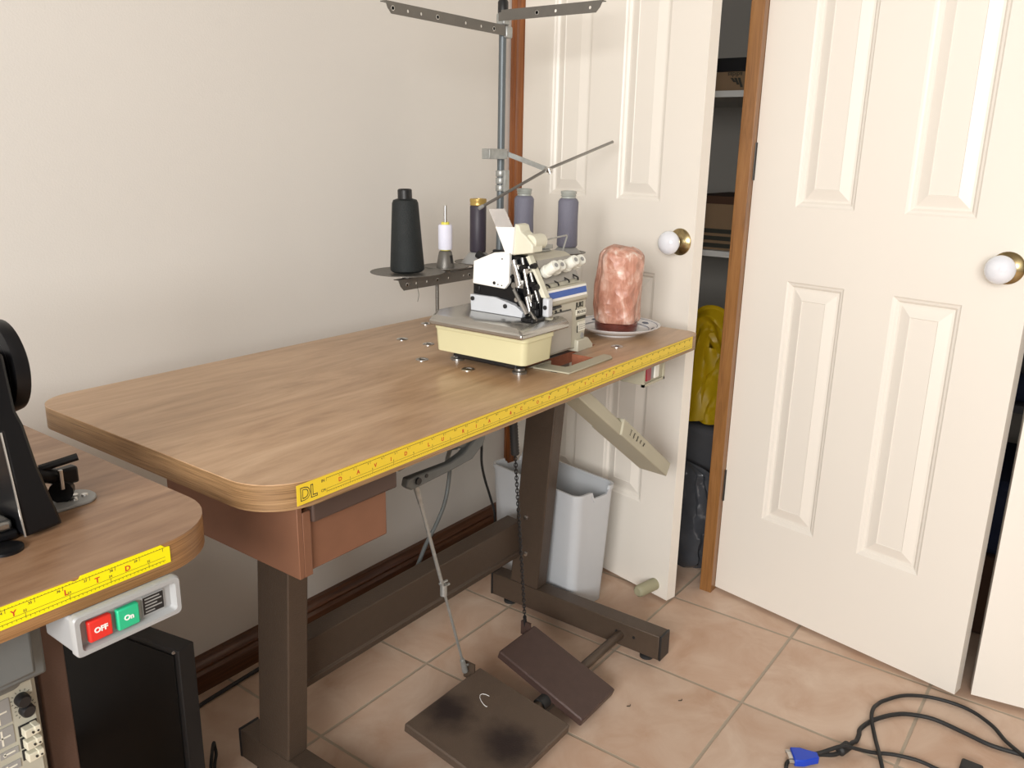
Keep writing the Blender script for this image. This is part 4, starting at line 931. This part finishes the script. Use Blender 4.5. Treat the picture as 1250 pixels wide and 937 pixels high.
# ================================================================== cables on the floor
def cable(name, label, pts, r, m_=None, smooth=7):
    bm = BM(); tube(bm, pts, r, 8, smooth=smooth); return tag(obj(name, bm, m_ or M['rubber']), label, 'cable')
cable('floor_cable', 'black cable lying on the tiles along the skirting behind the main table', [(-.72, .30, .005), (-.60, .285, .005), (-.52, .272, .005), (-.417, .282, .005), (-.25, .291, .005), (-.05, .292, .005), (.2, .29, .005), (.5, .27, .005)], .0045)
cable('looped_cable', 'thin black cable loop standing out beside the black case', [(-.560, .045, .004), (-.545, .07, .02), (-.520, .10, .035), (-.500, .125, .03), (-.495, .13, .012), (-.50, .12, .004), (-.53, .08, .004), (-.56, .0, .004), (-.56, -.1, .004)], .0032)
VG = thing('monitor_cable', 'black monitor cable with a blue plug coiled on the tiles below the doors', 'cable', (.45, -1.0, 0))
bm = BM()
c1 = [(.236, -.843, .014), (.256, -.862, .010), (.275, -.882, .008), (.300, -.893, .009), (.330, -.902, .011), (.3469, -.9059, .007), (.372, -.905, .006), (.3933, -.9021, .006), (.430, -.912, .006), (.4585, -.9284, .008), (.492, -.950, .006), (.5131, -.9757, .006), (.5288, -1.0229, .006), (.5195, -1.0892, .006), (.5113, -1.1371, .006), (.5198, -1.1962, .006), (.53, -1.26, .006), (.52, -1.36, .006)]
c2 = [(.176, -.815, .006), (.196, -.812, .006), (.226, -.826, .007), (.2504, -.8585, .016), (.285, -.888, .024), (.3008, -.9035, .020), (.330, -.940, .007), (.3527, -.978, .006), (.365, -1.02, .006), (.3635, -1.0538, .006), (.355, -1.11, .006), (.32, -1.2, .006)]
c3 = [(.285, -.975, .006), (.320, -.958, .016), (.3854, -.9344, .006), (.430, -.915, .016), (.4679, -.9089, .016), (.505, -.910, .006), (.5311, -.9198, .006), (.5797, -.9529, .006), (.6111, -1.0075, .006), (.6154, -1.0743, .006), (.5862, -1.1271, .006), (.548, -1.158, .006), (.5138, -1.1835, .014), (.490, -1.21, .015), (.45, -1.27, .006)]
bm = BM(); tube(bm, c1, .0048, 10, smooth=7); obj('cord', bm, M['rubber'], VG)
bm = BM(); tube(bm, c2, .0040, 10, smooth=7); obj('cord', bm, M['rubber'], VG)
bm = BM(); tube(bm, c3, .0042, 10, smooth=7); obj('cord', bm, M['rubber'], VG)
q = Vector((.300, -.893, .012)); qd = Vector((.9, -.25, 0)).normalized()
bm = BM(); lathe(bm, q-qd*.018, [(.006, 0), (.0105, .004), (.0105, .032), (.006, .036)], qd, 16); obj('ferrite_bead', bm, M['rubber'], VG)
pc = Vector((.228, -.842, 0)); pd = Vector((.55, -.83, 0)).normalized(); pn_ = Vector((-pd.y, pd.x, 0))
def Qp(a, b_, z): return pc+pd*a+pn_*b_+Vector((0, 0, z))
bm = BM(); loft(bm, [[Qp(a, -w, .003), Qp(a, w, .003), Qp(a, w, .019), Qp(a, -w, .019)] for a, w in ((-.032, .020), (-.012, .020), (.002, .014), (.020, .008))]); vp = obj('vga_plug', bm, M['vga'], VG, bevel=.002)
bm = BM(); loft(bm, [[Qp(a, -.012, .006), Qp(a, .012, .006), Qp(a, .010, .015), Qp(a, -.010, .015)] for a in (-.041, -.032)])
for b0 in (-.0155, .0155): cyl(bm, Qp(-.042, b0, .011), Qp(-.032, b0, .011), .0035, seg=10)
obj('plug_shell', bm, M['steel'], vp)
bm = BM(); bx(bm, .385, .420, -1.135, -1.095, .0, .016); tag(obj('cable_adapter', bm, M['rubber'], bevel=.004), 'small black cable adapter block on the tiles at the bottom edge', 'adapter')
# small debris
for x, y, lab in ((.245, -.545, 'tiny curled dark fluff beside the right foot of the table'), (.155, -.462, 'tiny dark crumb by the small pedal')):
    bm = BM(); tube(bm, [(x, y, .001), (x+.004, y-.006, .002), (x+.010, y-.004, .001)], .0009, 5, smooth=3); tag(obj('lint', bm, M['ink']), lab, 'lint')

# ================================================================== closet contents
def shelf(x0, x1, y0, y1, z, lab):
    bm = BM(); bx(bm, x0, x1, y0, y1, z-.018, z); return tag(obj('shelf', bm, M['shelf'], bevel=.001), lab, 'shelf', 'white closet shelves')
shelf(1.10, 1.62, -.83, .313, 1.372, 'upper white shelf inside the closet, under the upside-down box')
shelf(1.10, 1.62, -.83, .313, .915, 'lower white shelf inside the closet, under the striped shoe box')
BX = thing('shoe_box', 'brown shoe box with black lid and upside-down logo on the upper closet shelf', 'box', (1.22, -.20, 1.372))
bm = BM(); bx(bm, 1.125, 1.42, -.33, -.09, 1.372, 1.425); obj('box_body', bm, M['card'], BX, bevel=.001)
bm = BM(); bx(bm, 1.121, 1.424, -.334, -.086, 1.425, 1.462); obj('box_lid', bm, M['black'], BX, bevel=.001)
lm = face_mtx((1.1248, -.186, 1.4175), (0, 1, 0), (0, 0, -1))
bm = BM(); text_bm(bm, 'adidas', .018, lm, 0, .0002, offset=.0003)
for i, hgt in enumerate((.012, .019, .026)):          # three slanted bars, upside down
    yb = -.173-.011*i
    V_ = [bm.verts.new((1.1246, y_, z_)) for y_, z_ in ((yb, 1.408), (yb-.008, 1.408), (yb-.008-.010-0*i, 1.408-hgt), (yb-.0105, 1.408-hgt))]
    bm.faces.new(V_)
obj('box_logo', bm, M['ink'], BX, smooth=False, recalc=False)
BX2 = thing('shoe_box', 'brown shoe box with three black stripes on the lower closet shelf', 'box', (1.22, -.20, .915))
bm = BM(); bx(bm, 1.125, 1.42, -.34, -.08, .915, 1.065); obj('box_body', bm, M['card'], BX2, bevel=.001)
bm = BM(); bx(bm, 1.121, 1.424, -.344, -.076, 1.052, 1.075); obj('box_lid', bm, M['bronze'], BX2, bevel=.001)
bm = BM()
for k in range(3): bx(bm, 1.1235, 1.1252, -.34, -.08, .922+.0215*k, .935+.0215*k)
obj('box_stripes', bm, M['ink'], BX2, smooth=False)
# soft bags
def crumple(name, c, rx, ry, h, m_, label, cat, seed, amp=.25, fold=5., taper=.5, lean=(0, 0)):
    bm = BM(); c = Vector(c); rings = []; nu, nv = 64, 40; off = Vector((seed*3.1, seed*1.7, seed))
    for i in range(nv):
        t = i/(nv-1); z = h*t
        w = math.sin(min(1, t*5+.35)*math.pi/2)*(1-t*taper)*(1 if t < .9 else max(.02, math.cos((t-.9)/.1*math.pi/2)))
        row = []
        for k in range(nu):
            a_ = 2*math.pi*k/nu; dv = Vector((math.cos(a_), math.sin(a_), 0))
            f = 1+amp*(1-abs(noise.noise(dv*fold*.5+Vector((0, 0, z*fold*1.2))+off))*3)*.6+amp*.5*noise.fractal(dv*fold+Vector((0, 0, z*14))+off, 1, 2, 3)
            row.append(c+Vector((dv.x*rx*w*f+lean[0]*t, dv.y*ry*w*f+lean[1]*t, z)))
        rings.append(row)
    loft(bm, rings); return tag(obj(name, bm, m_), label, cat)
bm = BM(); bx(bm, .93, 1.30, -.62, .10, 0, .415); tag(obj('storage_box', bm, M['dark'], bevel=.02, segs=3), 'charcoal storage box on the closet floor under the yellow bag', 'box')
YB = thing('yellow_bag', 'crumpled yellow plastic bag hanging over the dark box in the closet', 'bag', (.95, -.25, .415))
def sheet(pts_fn, nu, nv, th=.003):
    bm = BM(); V_ = [[bm.verts.new(pts_fn(i/(nu-1), j/(nv-1))) for j in range(nv)] for i in range(nu)]
    for i in range(nu-1):
        for j in range(nv-1): bm.faces.new((V_[i][j], V_[i+1][j], V_[i+1][j+1], V_[i][j+1]))
    bmesh.ops.solidify(bm, geom=bm.faces[:], thickness=th); return bm
def f_main(u_, v_):       # slumped body of the bag, lower half, draping over the box edge
    a_ = 2*math.pi*u_; r = (1-.35*v_)*(.9+.22*noise.noise(Vector((math.cos(a_)*2.2, math.sin(a_)*2.2, v_*2.5))))+.06*math.sin(a_*7+v_*5)
    return Vector((.985+.075*r*math.cos(a_), -.255+.135*r*math.sin(a_), .437+.22*v_+.02*noise.noise(Vector((u_*6, v_*4, 2)))))
bm = sheet(f_main, 90, 30); obj('bag_body', bm, M['bag'], YB)
def strap(cs, w0, seed):
    cs = spline(cs, 14)
    def f(u_, v_):
        k = min(len(cs)-1, int(u_*(len(cs)-1))); p = cs[k]; d_ = (cs[min(k+1, len(cs)-1)]-cs[max(k-1, 0)]).normalized(); s_ = d_.cross(Vector((1, 0, 0))).normalized()
        w = w0*(1+.3*noise.noise(Vector((u_*4, seed, 0))))
        return p+s_*(v_-.5)*w+Vector((-.018*math.sin(v_*math.pi)-.007*math.sin(v_*13+u_*9+seed)-.010*noise.noise(Vector((u_*9, v_*5, seed))), 0, 0))
    return sheet(f, 90, 16)
bm = strap([(.93, -.205, .44), (.93, -.208, .52), (.935, -.212, .62), (.94, -.222, .70), (.945, -.245, .735), (.95, -.275, .72), (.95, -.31, .66), (.95, -.335, .58), (.95, -.34, .46)], .085, 1.); obj('bag_handle', bm, M['bag'], YB)
bm = strap([(.945, -.262, .43), (.95, -.268, .50), (.955, -.285, .57), (.96, -.31, .62), (.96, -.345, .56), (.96, -.37, .45)], .11, 2.); obj('bag_fold', bm, M['bag'], YB)
crumple('clear_bag', (.862, -.235, .0), .052, .12, .33, M['poly'], 'dark crumpled polythene bag on the closet floor beside the jamb', 'bag', 4, .35, 4., .35)
# things seen in the slit between second and third door
bm = BM(); bx(bm, 1.0, 1.55, -1.9, -.86, .60, .62); sh = tag(obj('shelf', bm, M['dark'], bevel=.001), 'dark shelf in the slit between the second and third door', 'shelf')
for z, hh, m_, lab in ((.621, .07, M['navy'], 'folded navy cloth on the dark shelf, lowest of its stack'), (.692, .06, M['dark'], 'folded charcoal cloth in the middle of the stack behind the doors'), (.753, .06, M['navy'], 'folded navy cloth on top of the stack behind the doors')):
    bm = BM(); bx(bm, 1.02, 1.4, -1.35, -.90, z, z+hh); tag(obj('folded_cloth', bm, m_, bevel=.02, segs=3), lab, 'cloth', 'folded cloths behind the doors')
bm = BM(); bx(bm, .98, 1.4, -1.5, -.92, 0, .22); tag(obj('storage_box', bm, M['bronze'], bevel=.01), 'brown box on the closet floor behind the second door', 'box')
bm = BM(); bx(bm, .99, 1.38, -1.45, -.95, .2205, .42); tag(obj('storage_box', bm, M['navy'], bevel=.02), 'navy box stacked on the brown box behind the second door', 'box')

# ------------------------------------------------------------------ light, camera, world
def area(name, loc, rot, sx, sy, e, col):
    l = bpy.data.lights.new(name, 'AREA'); l.shape = 'RECTANGLE'; l.size = sx; l.size_y = sy; l.energy = e; l.color = col
    o = bpy.data.objects.new(name, l); C.objects.link(o); o.location = loc; o.rotation_euler = rot; return o
area('window_daylight', (XR-.02, (WR[0]+WR[1])/2, (WR[2]+WR[3])/2), (0, R(-90), 0), WR[3]-WR[2]-.1, WR[1]-WR[0]-.1, 156, (1., .985, .965))
w = bpy.data.worlds.new('sky'); sc.world = w; w.use_nodes = True; nt = w.node_tree; bg = nt.nodes['Background']
bg.inputs['Color'].default_value = (.80, .88, 1., 1); bg.inputs['Strength'].default_value = .4

cam = bpy.data.cameras.new('camera'); co = bpy.data.objects.new('camera', cam); C.objects.link(co)
yaw, pit, rol = .63372054, -.273251408, .0198072903
f = Vector((math.cos(pit)*math.cos(yaw), math.cos(pit)*math.sin(yaw), math.sin(pit))); rt = Vector((math.sin(yaw), -math.cos(yaw), 0)); up = rt.cross(f)
c_, s_ = math.cos(rol), math.sin(rol); r2 = rt*c_+up*s_; u2 = up*c_-rt*s_
mm = Matrix((r2, u2, -f)).transposed().to_4x4(); mm.translation = Vector((-1.30162477, -1.19555214, 1.19597701)); co.matrix_world = mm
cam.sensor_width = 36; cam.sensor_fit = 'HORIZONTAL'; cam.lens = 1018.72596*36/1250; cam.clip_start = .02
sc.camera = co
sc.view_settings.view_transform = 'Standard'; sc.view_settings.look = 'None'; sc.view_settings.gamma = 1; sc.view_settings.use_curve_mapping = False
sc.view_settings.exposure = 0.0
